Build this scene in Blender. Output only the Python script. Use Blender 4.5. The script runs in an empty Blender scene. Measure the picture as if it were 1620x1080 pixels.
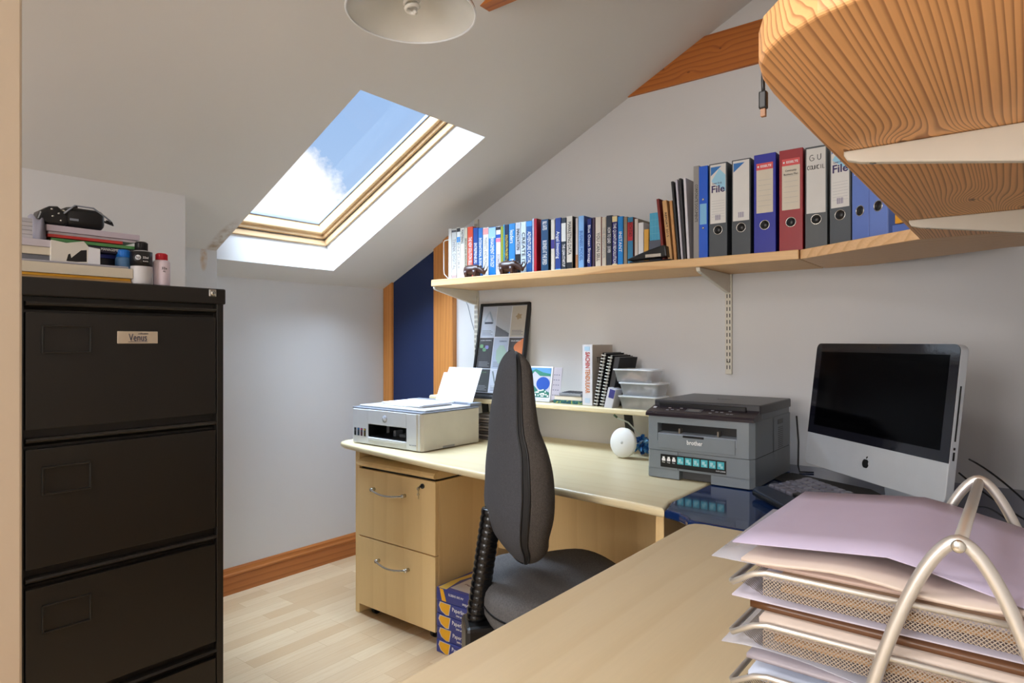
import bpy, bmesh, math, random
from mathutils import Vector, Matrix
random.seed(7)
sc = bpy.context.scene
COL = sc.collection
PI = math.pi
R = math.radians
# ---------------------------------------------------------------- camera
cam_d = bpy.data.cameras.new('camera'); cam = bpy.data.objects.new('camera', cam_d); COL.objects.link(cam)
cam_d.sensor_width = 36; cam_d.lens = 1026/1620*36; cam_d.clip_start = .02
cam.location = (0, 0, 1.177); cam.rotation_euler = (R(90), 0, R(38.3))
sc.camera = cam
# ---------------------------------------------------------------- light
W = bpy.data.worlds.new('world'); sc.world = W; W.use_nodes = True
sc.view_settings.view_transform = 'Standard'; sc.view_settings.look = 'None'
sc.view_settings.gamma = 1; sc.view_settings.use_curve_mapping = False
sc.view_settings.exposure = .45
SKY_STRENGTH = .76
def light(name, kind, loc, rot, energy, color, size=None, size_y=None, angle=None):
    d = bpy.data.lights.new(name, kind); d.energy = energy; d.color = color
    if size is not None: d.shape = 'RECTANGLE'; d.size = size; d.size_y = size_y
    if angle is not None: d.angle = angle
    o = bpy.data.objects.new(name, d); COL.objects.link(o); o.location = loc; o.rotation_euler = rot
    return o
# soft daylight entering through the roof window (from outside, high and from the -x -y side)
def aim(o, dirv): o.rotation_euler = Vector(dirv).to_track_quat('-Z', 'Y').to_euler()
s1 = light('daylight', 'SUN', (-6, -1, 6), (0, 0, 0), 29, (.68, .83, 1.0), angle=R(80)); aim(s1, (.16, .38, -.90))
# fill light behind the camera, set in an added rear window
light('rear_fill_light', 'AREA', (-.85, -1.88, 1.45), (R(90), 0, 0), 42, (1.0, .975, .955), 1.3, 1.15)
# overhead fill light behind the camera, inside an invented roof window frame
l3 = light('overhead_fill_light', 'AREA', (-1.15, -.80, 1.478+.473*(2.914-1.15)-.012), (0, 0, 0), 26, (1.0, .98, .97), .86, .60); l3.rotation_euler = (0, -math.atan(.473), 0)
# ---------------------------------------------------------------- node helpers
class NT:
    def __init__(s, nt): s.nt = nt
    def n(s, t, **k):
        x = s.nt.nodes.new(t)
        for a, b in k.items(): setattr(x, a, b)
        return x
    def put(s, sock, v):
        if isinstance(v, bpy.types.NodeSocket): s.nt.links.new(v, sock)
        elif v is not None: sock.default_value = v
    def m(s, op, a, b=None, c=None):
        x = s.n('ShaderNodeMath', operation=op); s.put(x.inputs[0], a)
        if b is not None: s.put(x.inputs[1], b)
        if c is not None: s.put(x.inputs[2], c)
        return x.outputs[0]
    def noise(s, vec, scale, detail=3, rough=.5, dist=0):
        x = s.n('ShaderNodeTexNoise'); s.put(x.inputs['Vector'], vec)
        x.inputs['Scale'].default_value = scale; x.inputs['Detail'].default_value = detail
        x.inputs['Roughness'].default_value = rough; x.inputs['Distortion'].default_value = dist
        return x.outputs['Fac']
    def ramp(s, f, stops, interp='LINEAR'):
        x = s.n('ShaderNodeValToRGB'); s.put(x.inputs[0], f); r = x.color_ramp; r.interpolation = interp
        while len(r.elements) < len(stops): r.elements.new(.5)
        for e, (p, c) in zip(r.elements, stops): e.position = p; e.color = (*c, 1) if len(c) == 3 else c
        return x.outputs[0]
    def mix(s, f, a, b, kind='MIX'):
        x = s.n('ShaderNodeMix', data_type='RGBA', blend_type=kind)
        s.put(x.inputs[0], f); s.put(x.inputs[6], (*a, 1) if isinstance(a, tuple) and len(a) == 3 else a)
        s.put(x.inputs[7], (*b, 1) if isinstance(b, tuple) and len(b) == 3 else b)
        return x.outputs[2]
    def scale(s, vec, v):
        x = s.n('ShaderNodeMapping'); s.put(x.inputs[0], vec); x.inputs['Scale'].default_value = v
        return x.outputs[0]
    def xyz(s, vec):
        x = s.n('ShaderNodeSeparateXYZ'); s.put(x.inputs[0], vec); return x.outputs
    def comb(s, a, b, c):
        x = s.n('ShaderNodeCombineXYZ'); s.put(x.inputs[0], a); s.put(x.inputs[1], b); s.put(x.inputs[2], c); return x.outputs[0]
def srgb(r, g, b):
    f = lambda v: (v/12.92 if v <= .04045 else ((v+.055)/1.055)**2.4)
    return (f(r/255), f(g/255), f(b/255))
# world: blue sky with cumulus cloud
w = NT(W.node_tree); W.node_tree.nodes.clear()
tc = w.n('ShaderNodeTexCoord'); v = tc.outputs['Generated']
cl = w.noise(v, 7.5, 9, .62, .15)
vd = w.n('ShaderNodeVectorMath', operation='DISTANCE'); w.put(vd.inputs[0], v); vd.inputs[1].default_value = Vector((-.865, .44, .150)).normalized()
bias = w.m('MULTIPLY', w.m('SUBTRACT', .185, vd.outputs['Value']), 2.6)
cm = w.ramp(w.m('ADD', cl, w.m('MAXIMUM', bias, -.34)), [(.50, (0, 0, 0)), (.60, (1, 1, 1))])
ccol = w.mix(w.noise(v, 14, 5), srgb(246, 249, 254), (1.15, 1.15, 1.15))
z = w.xyz(v)[2]
blue = w.ramp(z, [(0.0, srgb(190, 214, 244)), (.35, srgb(160, 193, 237)), (1, srgb(110, 155, 225))])
bg = w.n('ShaderNodeBackground'); w.put(bg.inputs[0], w.mix(cm, blue, ccol)); bg.inputs[1].default_value = SKY_STRENGTH
w.nt.links.new(bg.outputs[0], w.n('ShaderNodeOutputWorld').inputs[0])
# ---------------------------------------------------------------- materials
def mat(name, base=(.5, .5, .5), rough=.5, metal=0, bump=None, spec=None, var=None, coat=0, trans=0, alpha=1, fn=None):
    """base linear colour; var=(scale, amount) mottling; bump=(scale, strength[, stretch])"""
    m = bpy.data.materials.new(name); m.use_nodes = True; t = NT(m.node_tree); b = m.node_tree.nodes['Principled BSDF']
    b.inputs['Roughness'].default_value = rough; b.inputs['Metallic'].default_value = metal
    if spec is not None: b.inputs['Specular IOR Level'].default_value = spec
    b.inputs['Coat Weight'].default_value = coat; b.inputs['Transmission Weight'].default_value = trans
    b.inputs['Alpha'].default_value = alpha
    pos = t.n('ShaderNodeTexCoord').outputs['Object']
    c = (*base, 1)
    if fn: c = fn(t, pos)
    elif var is None: var = (18, .06)
    if var and not fn:
        k = t.noise(pos, var[0], 4)
        c = t.mix(k, tuple(max(0, x*(1-var[1])) for x in base), tuple(x*(1+var[1]) for x in base))
    t.put(b.inputs['Base Color'], c)
    if bump:
        st = bump[2] if len(bump) > 2 else (1, 1, 1)
        bp = t.n('ShaderNodeBump'); bp.inputs['Strength'].default_value = bump[1]; bp.inputs['Distance'].default_value = .002
        t.put(bp.inputs['Height'], t.noise(t.scale(pos, st), bump[0], 5)); t.put(b.inputs['Normal'], bp.outputs[0])
    return m
S = srgb
def wood_fn(c_light, c_dark, axis='x', freq=60, streak=1.0, knots=(), dist=.02, cont=1.0, swap=False, vary=.0):
    """plank cut from a log: ring phase across the grain, bent round knots"""
    def fn(t, pos):
        o = t.xyz(pos); al = {'x': 0, 'y': 1, 'z': 2}[axis]
        other = [i for i in range(3) if i != al]
        if swap: other = other[::-1]
        st = [1, 1, 1]; st[al] = .10
        nz = t.noise(t.scale(pos, st), 7, 2, .4)
        across = t.m('ADD', o[other[0]], t.m('MULTIPLY', o[other[1]], .6))
        ph = t.m('ADD', across, t.m('MULTIPLY', t.m('SUBTRACT', nz, .5), dist*10))
        stv = [1, 1, 1]; stv[al] = .03
        ph = t.m('ADD', ph, t.m('MULTIPLY', t.m('SUBTRACT', t.noise(t.scale(pos, stv), 16, 2), .5), vary))
        for (ka, kb, amp, ra, rb) in knots:           # along, across(other[0]), strength, radii
            da = t.m('DIVIDE', t.m('SUBTRACT', o[al], ka), ra); db = t.m('DIVIDE', t.m('SUBTRACT', o[other[0]], kb), rb)
            r2 = t.m('ADD', t.m('MULTIPLY', da, da), t.m('MULTIPLY', db, db))
            ph = t.m('ADD', ph, t.m('MULTIPLY', t.m('POWER', 2.718, t.m('MULTIPLY', r2, -1)), amp))
        saw = t.m('FRACT', t.m('MULTIPLY', ph, freq))
        ring = t.ramp(saw, [(0, (0, 0, 0)), (.55, (.18, .18, .18)), (.86, (1, 1, 1)), (.93, (1, 1, 1)), (1, (0, 0, 0))])
        st2 = [60, 60, 60]; st2[al] = 3
        fine = t.noise(t.scale(pos, st2), 4, 3)
        c = t.mix(t.m('MULTIPLY', ring, cont), c_light, c_dark)
        c = t.mix(t.m('MULTIPLY', t.m('SUBTRACT', fine, .35), .5*streak), c, tuple(x*.55 for x in c_dark))
        big = t.noise(pos, 3, 2)
        c = t.mix(t.m('MULTIPLY', big, .35), c, c_light)
        for (ka, kb, amp, ra, rb) in knots:
            da = t.m('DIVIDE', t.m('SUBTRACT', o[al], ka), ra*.30); db = t.m('DIVIDE', t.m('SUBTRACT', o[other[0]], kb), rb*.30)
            r2 = t.m('ADD', t.m('MULTIPLY', da, da), t.m('MULTIPLY', db, db))
            k = t.ramp(r2, [(0, (1, 1, 1)), (.25, (.75,)*3), (.5, (.0, .0, .0))])
            c = t.mix(t.m('MULTIPLY', k, .75), c, tuple(x*.45 for x in c_dark))
        return c
    return fn
PINE_L, PINE_D = S(222, 164, 104), S(146, 84, 44)
M = {}
M['wall'] = mat('painted_plaster', S(216, 215, 215), .85, bump=(40, .06), var=(1.6, .025))
M['jamb'] = mat('cream_paint', S(190, 171, 148), .6, bump=(30, .05), var=(2, .02))
def ceil_fn(t, pos):
    base = t.mix(t.noise(pos, 1.3, 4), S(216, 213, 209), S(224, 221, 217))
    o = t.xyz(pos)
    # damp stain beside the lower left corner of the roof window
    dx = t.m('DIVIDE', t.m('ADD', o[0], 2.66), .17); dy = t.m('DIVIDE', t.m('SUBTRACT', o[1], 1.375), .035)
    r = t.m('ADD', t.m('MULTIPLY', dx, dx), t.m('MULTIPLY', dy, dy))
    k = t.m('MULTIPLY', t.ramp(r, [(0, (1, 1, 1)), (1, (0, 0, 0))]), t.ramp(t.noise(pos, 30, 5), [(.35, (0, 0, 0)), (.7, (1, 1, 1))]))
    return t.mix(t.m('MULTIPLY', k, .9), base, S(160, 128, 88))
M['ceil'] = mat('ceiling_plaster', rough=.9, bump=(35, .06), fn=ceil_fn)
def stain_fn(t, pos):
    base = t.mix(t.noise(pos, 1.6, 3), S(206, 205, 203), S(214, 212, 210)); o = t.xyz(pos)
    dy = t.m('DIVIDE', t.m('SUBTRACT', o[1], 1.345), .018); dz = t.m('DIVIDE', t.m('SUBTRACT', o[2], 1.53), .06)
    r = t.m('ADD', t.m('MULTIPLY', dy, dy), t.m('MULTIPLY', dz, dz))
    k = t.m('MULTIPLY', t.ramp(r, [(0, (1, 1, 1)), (1, (0, 0, 0))]), t.ramp(t.noise(pos, 45, 4), [(.3, (.2, .2, .2)), (.7, (1, 1, 1))]))
    return t.mix(t.m('MULTIPLY', k, .9), base, S(190, 140, 74))
M['stainwall'] = mat('damp_stained_plaster', rough=.85, bump=(40, .06), fn=stain_fn)
def floor_fn(t, pos):
    o = t.xyz(pos); vv = t.comb(o[1], o[0], 0)
    br = t.n('ShaderNodeTexBrick'); br.offset = .37; br.offset_frequency = 3; br.squash = 1
    t.put(br.inputs['Vector'], vv); br.inputs['Scale'].default_value = 1
    for k, val in (('Brick Width', .42), ('Row Height', .066), ('Mortar Size', .0006), ('Bias', 0.0)): br.inputs[k].default_value = val
    br.inputs['Color1'].default_value = (*S(222, 198, 162), 1); br.inputs['Color2'].default_value = (*S(198, 164, 124), 1)
    br.inputs['Mortar'].default_value = (*S(170, 130, 90), 1)
    g = t.noise(t.scale(pos, (30, 2.2, 1)), 3, 5, .6, .6)
    c = t.mix(t.m('MULTIPLY', t.ramp(g, [(.4, (0, 0, 0)), (.75, (1, 1, 1))]), .45), br.outputs[0], S(196, 156, 112))
    return t.mix(t.m('MULTIPLY', t.noise(pos, 2.5, 2), .3), c, S(224, 202, 168))
M['floor'] = mat('laminate_floor', rough=.42, fn=floor_fn)
def timber(name, axis, l=S(206, 128, 60), d=S(150, 78, 28), freq=45, knots=(), rough=.5, dist=.006, cont=.8, streak=1., swap=False, vary=.0):
    return mat(name, rough=rough, fn=wood_fn(l, d, axis, freq, streak, knots, dist, cont, swap, vary), bump=(60, .05))
M['post'] = timber('orange_pine_post', 'z', S(212, 142, 72), S(188, 114, 52), knots=((1.31, .0, .02, .03, .02),))
M['beam'] = timber('dark_orange_pine', 'x', S(190, 112, 44), S(146, 74, 28), 42, knots=((-1.17, 2.30, .02, .035, .02), (-.93, 2.32, .02, .03, .02), (-1.06, 2.26, -.02, .04, .02)), rough=.45, swap=True)
M['skirt'] = timber('varnished_pine_skirting', 'y', S(188, 118, 62), S(150, 84, 40), 35, rough=.32, swap=True)
M['frame_w'] = timber('clear_pine', 'y', S(228, 194, 148), S(206, 162, 110), 40, rough=.4, cont=.4)
M['shelf'] = timber('pale_pine_board', 'x', S(228, 188, 136), S(196, 140, 86), 34, knots=((-.72, 1.9, .03, .05, .2),), dist=.012, cont=.75)
M['cshelf'] = timber('light_pine_corner_board', 'x', S(232, 190, 142), S(200, 148, 96), 38, dist=.01, cont=.6)
KN = ((.98, -.125, .030, .050, .030), (.98, -.185, -.012, .035, .010), (1.02, -.060, -.030, .05, .030), (1.46, -.075, .030, .07, .030), (1.70, -.10, -.03, .09, .03), (1.60, -.0, .04, .1, .04))
M['bshelf'] = timber('strongly_grained_pine_board', 'y', S(244, 186, 124), S(150, 92, 56), 150, knots=KN, dist=.0058, cont=.9, streak=.5, vary=.05)
M['maple'] = mat('pale_maple_laminate', rough=.33, fn=wood_fn(S(232, 217, 178), S(222, 202, 156), 'x', 12, .35, (), .02, .5))
M['maple_y'] = mat('pale_maple_laminate_lengthwise', rough=.33, fn=wood_fn(S(228, 210, 174), S(216, 194, 152), 'y', 12, .35, (), .02, .5))
M['maple_z'] = mat('pale_maple_laminate_upright', rough=.4, fn=wood_fn(S(246, 214, 156), S(234, 198, 138), 'z', 10, .35, (), .012, .5))
M['bluegloss'] = mat('glossy_blue_laminate', S(20, 44, 92), .12, var=(10, .12), coat=.3, bump=(14, .04))
M['bluepaint'] = mat('navy_painted_board', S(20, 38, 80), .7, var=(2, .05))
M['cab'] = mat('black_painted_steel', S(34, 31, 27), .36, var=(6, .05), bump=(160, .02))
M['chrome'] = mat('brushed_steel', S(200, 198, 192), .25, 1)
M['alu'] = mat('silver_metal_tube', S(206, 202, 196), .36, .75)
M['imac'] = mat('satin_aluminium', S(206, 212, 220), .4, .3)
M['cream'] = mat('cream_steel', S(218, 212, 198), .45)
M['whitemetal'] = mat('white_steel', S(226, 226, 220), .4)
M['black'] = mat('black_plastic', S(16, 16, 18), .35)
M['mblack'] = mat('matt_black_card', S(24, 24, 26), .75)
M['screen'] = mat('black_glass', (.001, .001, .0015), .12, spec=.06)
M['rubber'] = mat('black_bellows_rubber', S(14, 14, 16), .22)
M['fab'] = mat('charcoal_weave', S(100, 99, 100), .95, bump=(420, .9), var=(220, .5))
M['fab_r'] = mat('charcoal_back_cloth', S(70, 72, 79), .9, bump=(420, .6), var=(220, .3))
M['fab_f'] = mat('brown_grey_cloth', S(78, 73, 69), .95, bump=(420, .9), var=(220, .5))
M['paper'] = mat('white_paper', S(236, 238, 246), .8)
M['pages'] = mat('page_edges', S(226, 216, 196), .9, bump=(300, .3, (1, 40, 1)))
M['cardw'] = mat('off_white_card', S(226, 222, 214), .7)
M['white'] = mat('white_plastic', S(232, 234, 236), .4)
M['hpw'] = mat('light_grey_plastic', S(214, 217, 222), .42)
M['hpd'] = mat('mid_grey_plastic', S(132, 138, 150), .4)
M['bro'] = mat('slate_grey_plastic', S(124, 132, 138), .42)
M['brod'] = mat('dark_lid_plastic', S(52, 52, 56), .38)
M['text_k'] = mat('black_ink', S(22, 22, 30), .6)
M['text_w'] = mat('white_ink', S(240, 240, 240), .6)
M['teal'] = mat('teal_print', S(70, 178, 190), .5)
M['glass'] = None
_cc = {}
def C(r, g, b, rough=.5):
    k = (r, g, b, rough)
    if k not in _cc: _cc[k] = mat('surface_colour', S(r, g, b), rough, bump=(70, .04))
    return _cc[k]
def glass(name, tint, rough, alpha_mix):
    m = bpy.data.materials.new(name); m.use_nodes = True; t = NT(m.node_tree); t.nt.nodes.clear()
    tr = t.n('ShaderNodeBsdfTransparent'); tr.inputs[0].default_value = (*tint, 1)
    gl = t.n('ShaderNodeBsdfGlossy'); gl.inputs['Roughness'].default_value = rough
    fr = t.n('ShaderNodeLayerWeight'); fr.inputs[0].default_value = .25
    mx = t.n('ShaderNodeMixShader'); t.put(mx.inputs[0], t.m('MULTIPLY', fr.outputs[0], alpha_mix)); t.put(mx.inputs[1], tr.outputs[0]); t.put(mx.inputs[2], gl.outputs[0])
    t.nt.links.new(mx.outputs[0], t.n('ShaderNodeOutputMaterial').inputs[0]); return m
M['glass'] = glass('window_glass', (.99, .995, 1), .02, .02)
M['picglass'] = glass('picture_glass', (1, 1, 1), .03, .45)
def frosted(name, col, a, rough=.35):
    m = mat(name, col, rough, alpha=a); return m
M['tub'] = frosted('milky_clear_plastic', S(236, 240, 246), .30)
M['tublid'] = frosted('milky_lid_plastic', S(240, 243, 248), .8)
M['sleeve'] = frosted('clear_plastic_sleeve', S(214, 216, 230), .5, .2)
M['opal'] = mat('opal_glass', S(236, 236, 230), .15, trans=.25, coat=.4)
# ---------------------------------------------------------------- mesh helpers
class MB:
    def __init__(s): s.bm = bmesh.new(); s.mi = 0
    def _fin(s, fs):
        for f in fs: f.material_index = s.mi
    def box(s, a, b, bev=0, seg=2, mtx=None):
        n0 = set(s.bm.faces)
        c = [(a[i]+b[i])/2 for i in range(3)]; d = [abs(b[i]-a[i]) for i in range(3)]
        r = bmesh.ops.create_cube(s.bm, size=1, matrix=Matrix.Translation(c) @ Matrix.Diagonal((*d, 1)))
        vs = r['verts']
        if bev:
            es = list({e for v in vs for e in v.link_edges})
            bmesh.ops.bevel(s.bm, geom=es, offset=min(bev, min(d)*.49), segments=seg, profile=.5, affect='EDGES')
        nf = [f for f in s.bm.faces if f not in n0]; s._fin(nf)
        if mtx: bmesh.ops.transform(s.bm, matrix=mtx, verts=list({v for f in nf for v in f.verts}))
        return s
    def prism(s, poly, z0, z1, bev=0, seg=2, mtx=None, top_only=False):
        n0 = set(s.bm.faces)
        lo = [s.bm.verts.new((x, y, z0)) for x, y in poly]; hi = [s.bm.verts.new((x, y, z1)) for x, y in poly]
        n = len(poly); fs = []
        fs.append(s.bm.faces.new(lo[::-1])); fs.append(s.bm.faces.new(hi))
        for i in range(n): fs.append(s.bm.faces.new((lo[i], lo[(i+1) % n], hi[(i+1) % n], hi[i])))
        bmesh.ops.recalc_face_normals(s.bm, faces=fs)
        if bev:
            es = list(set(fs[1].edges) | (set() if top_only else set(fs[0].edges)))
            bmesh.ops.bevel(s.bm, geom=es, offset=bev, segments=seg, profile=.5, affect='EDGES')
        nf = [f for f in s.bm.faces if f not in n0]; s._fin(nf)
        if mtx: bmesh.ops.transform(s.bm, matrix=mtx, verts=list({v for f in nf for v in f.verts}))
        return s
    def quad(s, *p):
        f = s.bm.faces.new([s.bm.verts.new(q) for q in p]); s._fin([f]); return s
    def lathe(s, prof, seg=24, mtx=None, closed=False):
        """prof: list of (radius, z)"""
        rings = []
        for r, zz in prof:
            if r < 1e-6: rings.append([s.bm.verts.new((0, 0, zz))]*seg)
            else: rings.append([s.bm.verts.new((r*math.cos(2*PI*i/seg), r*math.sin(2*PI*i/seg), zz)) for i in range(seg)])
        fs = []
        for a, b in zip(rings, rings[1:]):
            for i in range(seg):
                j = (i+1) % seg; q = []
                for vv in (a[i], a[j], b[j], b[i]):
                    if vv not in q: q.append(vv)
                if len(q) > 2: fs.append(s.bm.faces.new(q))
        bmesh.ops.recalc_face_normals(s.bm, faces=fs); s._fin(fs)
        for f in fs: f.smooth = True
        if mtx: bmesh.ops.transform(s.bm, matrix=mtx, verts=list({v for f in fs for v in f.verts}))
        return s
    def tube(s, pts, r, seg=8, closed=False, cap=True):
        pts = [Vector(p) for p in pts]; n = len(pts); rings = []; up = None
        for i, p in enumerate(pts):
            if closed: t = (pts[(i+1) % n]-pts[i-1]).normalized()
            else: t = (pts[min(i+1, n-1)]-pts[max(i-1, 0)]).normalized()
            if up is None: up = t.orthogonal().normalized()
            else: up = (up-t*up.dot(t)).normalized() if (up-t*up.dot(t)).length > 1e-6 else t.orthogonal().normalized()
            sd = t.cross(up); rr = r[i] if isinstance(r, (list, tuple)) else r
            rings.append([s.bm.verts.new(p+(up*math.cos(2*PI*k/seg)+sd*math.sin(2*PI*k/seg))*rr) for k in range(seg)])
        fs = []
        for i in range(n if closed else n-1):
            a, b = rings[i], rings[(i+1) % n]
            for k in range(seg): fs.append(s.bm.faces.new((a[k], a[(k+1) % seg], b[(k+1) % seg], b[k])))
        if cap and not closed: fs.append(s.bm.faces.new(rings[0])); fs.append(s.bm.faces.new(rings[-1][::-1]))
        bmesh.ops.recalc_face_normals(s.bm, faces=fs); s._fin(fs)
        for f in fs: f.smooth = True
        return s
    def cyl(s, c, r, h, axis='z', seg=24, bev=0):
        pr = [(0, -h/2), (r-bev, -h/2)] + ([(r, -h/2+bev)] if bev else []) + ([(r, h/2-bev)] if bev else []) + [(r-bev, h/2), (0, h/2)]
        mt = {'z': Matrix(), 'x': Matrix.Rotation(PI/2, 4, 'Y'), 'y': Matrix.Rotation(PI/2, 4, 'X')}[axis]
        k = len(s.bm.faces); s.lathe(pr, seg, Matrix.Translation(c) @ mt)
        return s
    def ell(s, c, r, seg=14, mtx=None):
        n0 = set(s.bm.faces)
        q = Matrix.Translation(c) @ (mtx or Matrix()) @ Matrix.Diagonal((*r, 1))
        bmesh.ops.create_uvsphere(s.bm, u_segments=seg, v_segments=max(6, seg//2+2), radius=1, matrix=q)
        nf = [f for f in s.bm.faces if f not in n0]; s._fin(nf)
        for f in nf: f.smooth = True
        return s
    def xf(s, m): bmesh.ops.transform(s.bm, matrix=m, verts=s.bm.verts); return s
    def build(s, name, m, parent=None, loc=None, rz=0, smooth=False, label=None):
        me = bpy.data.meshes.new(name); s.bm.to_mesh(me); s.bm.free()
        for q in (m if isinstance(m, (list, tuple)) else [m]): me.materials.append(q)
        if smooth:
            for p in me.polygons: p.use_smooth = True
        o = bpy.data.objects.new(name, me); COL.objects.link(o)
        if parent: o.parent = parent
        if loc: o.location = loc
        o.rotation_euler = (0, 0, rz)
        if label: o['label'] = label
        return o
def bx(a, b, bev=0, seg=2): return MB().box(a, b, bev, seg)
def tag(o, label, cat, group=None, kind=None):
    if label: o['label'] = label
    if cat: o['category'] = cat
    if group: o['group'] = group
    if kind: o['kind'] = kind
    return o
def struct(name, mb, m):
    o = mb.build(name, m); o['kind'] = 'structure'; return o
def thing(name, label, cat, loc=(0, 0, 0), rz=0, group=None, rot=None):
    o = bpy.data.objects.new(name, None); COL.objects.link(o); o.empty_display_size = .05
    o.location = loc; o.rotation_euler = rot if rot else (0, 0, rz)
    return tag(o, label, cat, group)
_tcache = {}
def tmesh(txt, size, ext=.0004, bold=False):
    cu = bpy.data.curves.new('lettering', 'FONT'); cu.body = txt; cu.size = size; cu.extrude = ext
    cu.align_x = 'CENTER'; cu.align_y = 'CENTER'; cu.resolution_u = 2
    if bold: cu.offset = size*.018
    o = bpy.data.objects.new('lettering', cu); COL.objects.link(o)
    dg = bpy.context.evaluated_depsgraph_get(); me = bpy.data.meshes.new_from_object(o.evaluated_get(dg))
    bpy.data.objects.remove(o); bpy.data.curves.remove(cu); return me
RF = Matrix.Rotation(PI/2, 4, 'X')                     # text plane -> facing -y, upright
def text(txt, size, m, parent, loc, rot=Matrix(), fit=None, bold=False, name='lettering', face=RF, squash=1):
    """rot turns the text inside its own plane; face turns the plane"""
    me = tmesh(txt, size, bold=bold)
    xs = [v.co.x for v in me.vertices]
    k = 1
    if fit and xs and (max(xs)-min(xs)) > 0: k = fit/(max(xs)-min(xs))
    me.transform(Matrix.Translation(loc) @ face @ rot @ Matrix.Diagonal((k, k*squash if squash != 1 else (1 if fit and squash == 1 and k < 1 else k if not fit else 1), 1, 1)))
    me.materials.clear(); me.materials.append(m); me.name = name
    o = bpy.data.objects.new(name, me); COL.objects.link(o)
    if parent: o.parent = parent
    return o
DOWN = Matrix.Rotation(-PI/2, 4, 'Z')
RX = Matrix.Rotation(PI/2, 4, 'Z') @ RF                # text facing +x
RU = Matrix()                                          # text facing up
# ================================================================ ROOM
XL, YR, XR, YB = -2.914, 2.5, .2, -1.8
SL = .473
def cz(x): return 1.478+SL*(x-XL)
struct('floor', bx((-3.3, -2.1, -.1), (.6, 2.9, 0)), M['floor'])
struct('wall_left', bx((XL-.12, 1.12, 0), (XL, 2.6, 1.60)), M['wall'])
struct('wall_left_pier', bx((XL-.12, -1.9, 0), (-2.42, 1.1265, 1.735)), M['wall'])
struct('wall_left_step', bx((XL-.10, 1.1265, 0), (-2.725, 1.402, 1.60)), M['stainwall'])
XZ = lambda y0: Matrix(((1, 0, 0, 0), (0, 0, 1, y0), (0, 1, 0, 0), (0, 0, 0, 1)))
struct('wall_right', MB().prism([(XL-.12, 0), (XR+.12, 0), (XR+.12, cz(XR+.12)+.15), (XL-.12, cz(XL-.12)+.15)], 0, .12, mtx=XZ(YR)), M['wall'])
struct('wall_near', bx((XR, -1.9, 0), (XR+.12, YR+.12, 3.05)), M['wall'])
# rear wall (behind the camera) with an added window around the fill light
wy0, wy1 = YB-.14, YB
b = MB()
for xa, xb, za in ((XL-.12, -1.5, 0), (-1.5, -.2, 2.02), (-.2, XR+.12, 0)): b.prism([(xa, za), (xb, za), (xb, cz(xb)+.15), (xa, cz(xa)+.15)], 0, .14, mtx=XZ(wy0))
b.box((-1.5, wy0, 0), (-.2, wy1, .88))
struct('wall_rear', b, M['wall'])
b = MB()
for a, c in (((-1.5, .88), (-1.44, 2.02)), ((-.26, .88), (-.2, 2.02)), ((-1.5, .88), (-.2, .94)), ((-1.5, 1.96), (-.2, 2.02)), ((-.87, .88), (-.83, 2.02))):
    b.box((a[0], YB-.07, a[1]), (c[0], YB-.01, c[1]))
struct('added_window_rear', b, M['frame_w'])  # frame made up to hold the rear fill light
# sloping ceiling with the roof window opening
def ceiling():
    b = MB(); bm = b.bm
    X0, X1, Y0, Y1 = XL-.12, XR+.12, -1.94, 2.62
    hx0, hx1, hy0, hy1 = -2.783, -1.757, 1.40, 2.045
    ix0, ix1, iy0, iy1 = -2.822, -1.800, 1.415, 2.030
    iz0, iz1 = 1.665, 2.155
    n = Vector((-math.sin(math.atan(SL)), 0, math.cos(math.atan(SL))))
    P = lambda x, y: Vector((x, y, cz(x)))
    o = [P(X0, Y0), P(X1, Y0), P(X1, Y1), P(X0, Y1)]; h = [P(hx0, hy0), P(hx1, hy0), P(hx1, hy1), P(hx0, hy1)]
    i = [Vector((ix0, iy0, iz0)), Vector((ix1, iy0, iz1)), Vector((ix1, iy1, iz1)), Vector((ix0, iy1, iz0))]
    t = [q+n*.13 for q in i]; ot = [q+Vector((0, 0, .29)) for q in o]
    def vs(l): return [bm.verts.new(q) for q in l]
    o, h, i, t, ot = map(vs, (o, h, i, t, ot)); fs = []
    for a, c in ((o, h), (h, i), (i, t), (t, ot), (ot, o)):
        for k in range(4): fs.append(bm.faces.new((a[k], a[(k+1) % 4], c[(k+1) % 4], c[k])))
    bmesh.ops.recalc_face_normals(bm, faces=fs)
    struct('ceiling', b, M['ceil'])
    # window: local frame U = y, V = up the slope, W = outward
    a = math.atan((iz1-iz0)/(ix1-ix0)); V = Vector((math.cos(a), 0, math.sin(a))); Wn = Vector((-math.sin(a), 0, math.cos(a)))
    L = math.hypot(ix1-ix0, iz1-iz0); Wd = iy1-iy0
    mt = Matrix(((V.x, 0, Wn.x, ix0), (0, 1, 0, iy0), (V.z, 0, Wn.z, iz0), (0, 0, 0, 1)))
    def ring(m0, wd, w0, w1, bev=.003):
        r = MB()
        r.box((m0, m0, w0), (L-m0, m0+wd, w1), bev, 2); r.box((m0, Wd-m0-wd, w0), (L-m0, Wd-m0, w1), bev, 2)
        r.box((m0, m0, w0), (m0+wd, Wd-m0, w1), bev, 2); r.box((L-m0-wd, m0, w0), (L-m0, Wd-m0, w1), bev, 2)
        r.xf(mt); return r
    win = ring(.0, .010, .0, .030).build('window_1', M['frame_w']); win['kind'] = 'structure'
    ring(.009, .014, .034, .060).build('window_sash', M['frame_w'], win)
    ring(.021, .020, .050, .112, .006).build('glazing_frame', M['frame_w'], win)
    g = MB(); g.box((.04, .04, .104), (L-.04, Wd-.04, .108)); g.xf(mt); g.build('pane', M['glass'], win)
    k = ring(.040, .006, .098, .111); k.build('glazing_seal', M['hpd'], win)
    e = ring(-.03, .066, .112, .125); e.build('flashing', M['hpd'], win)
ceiling()
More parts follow.
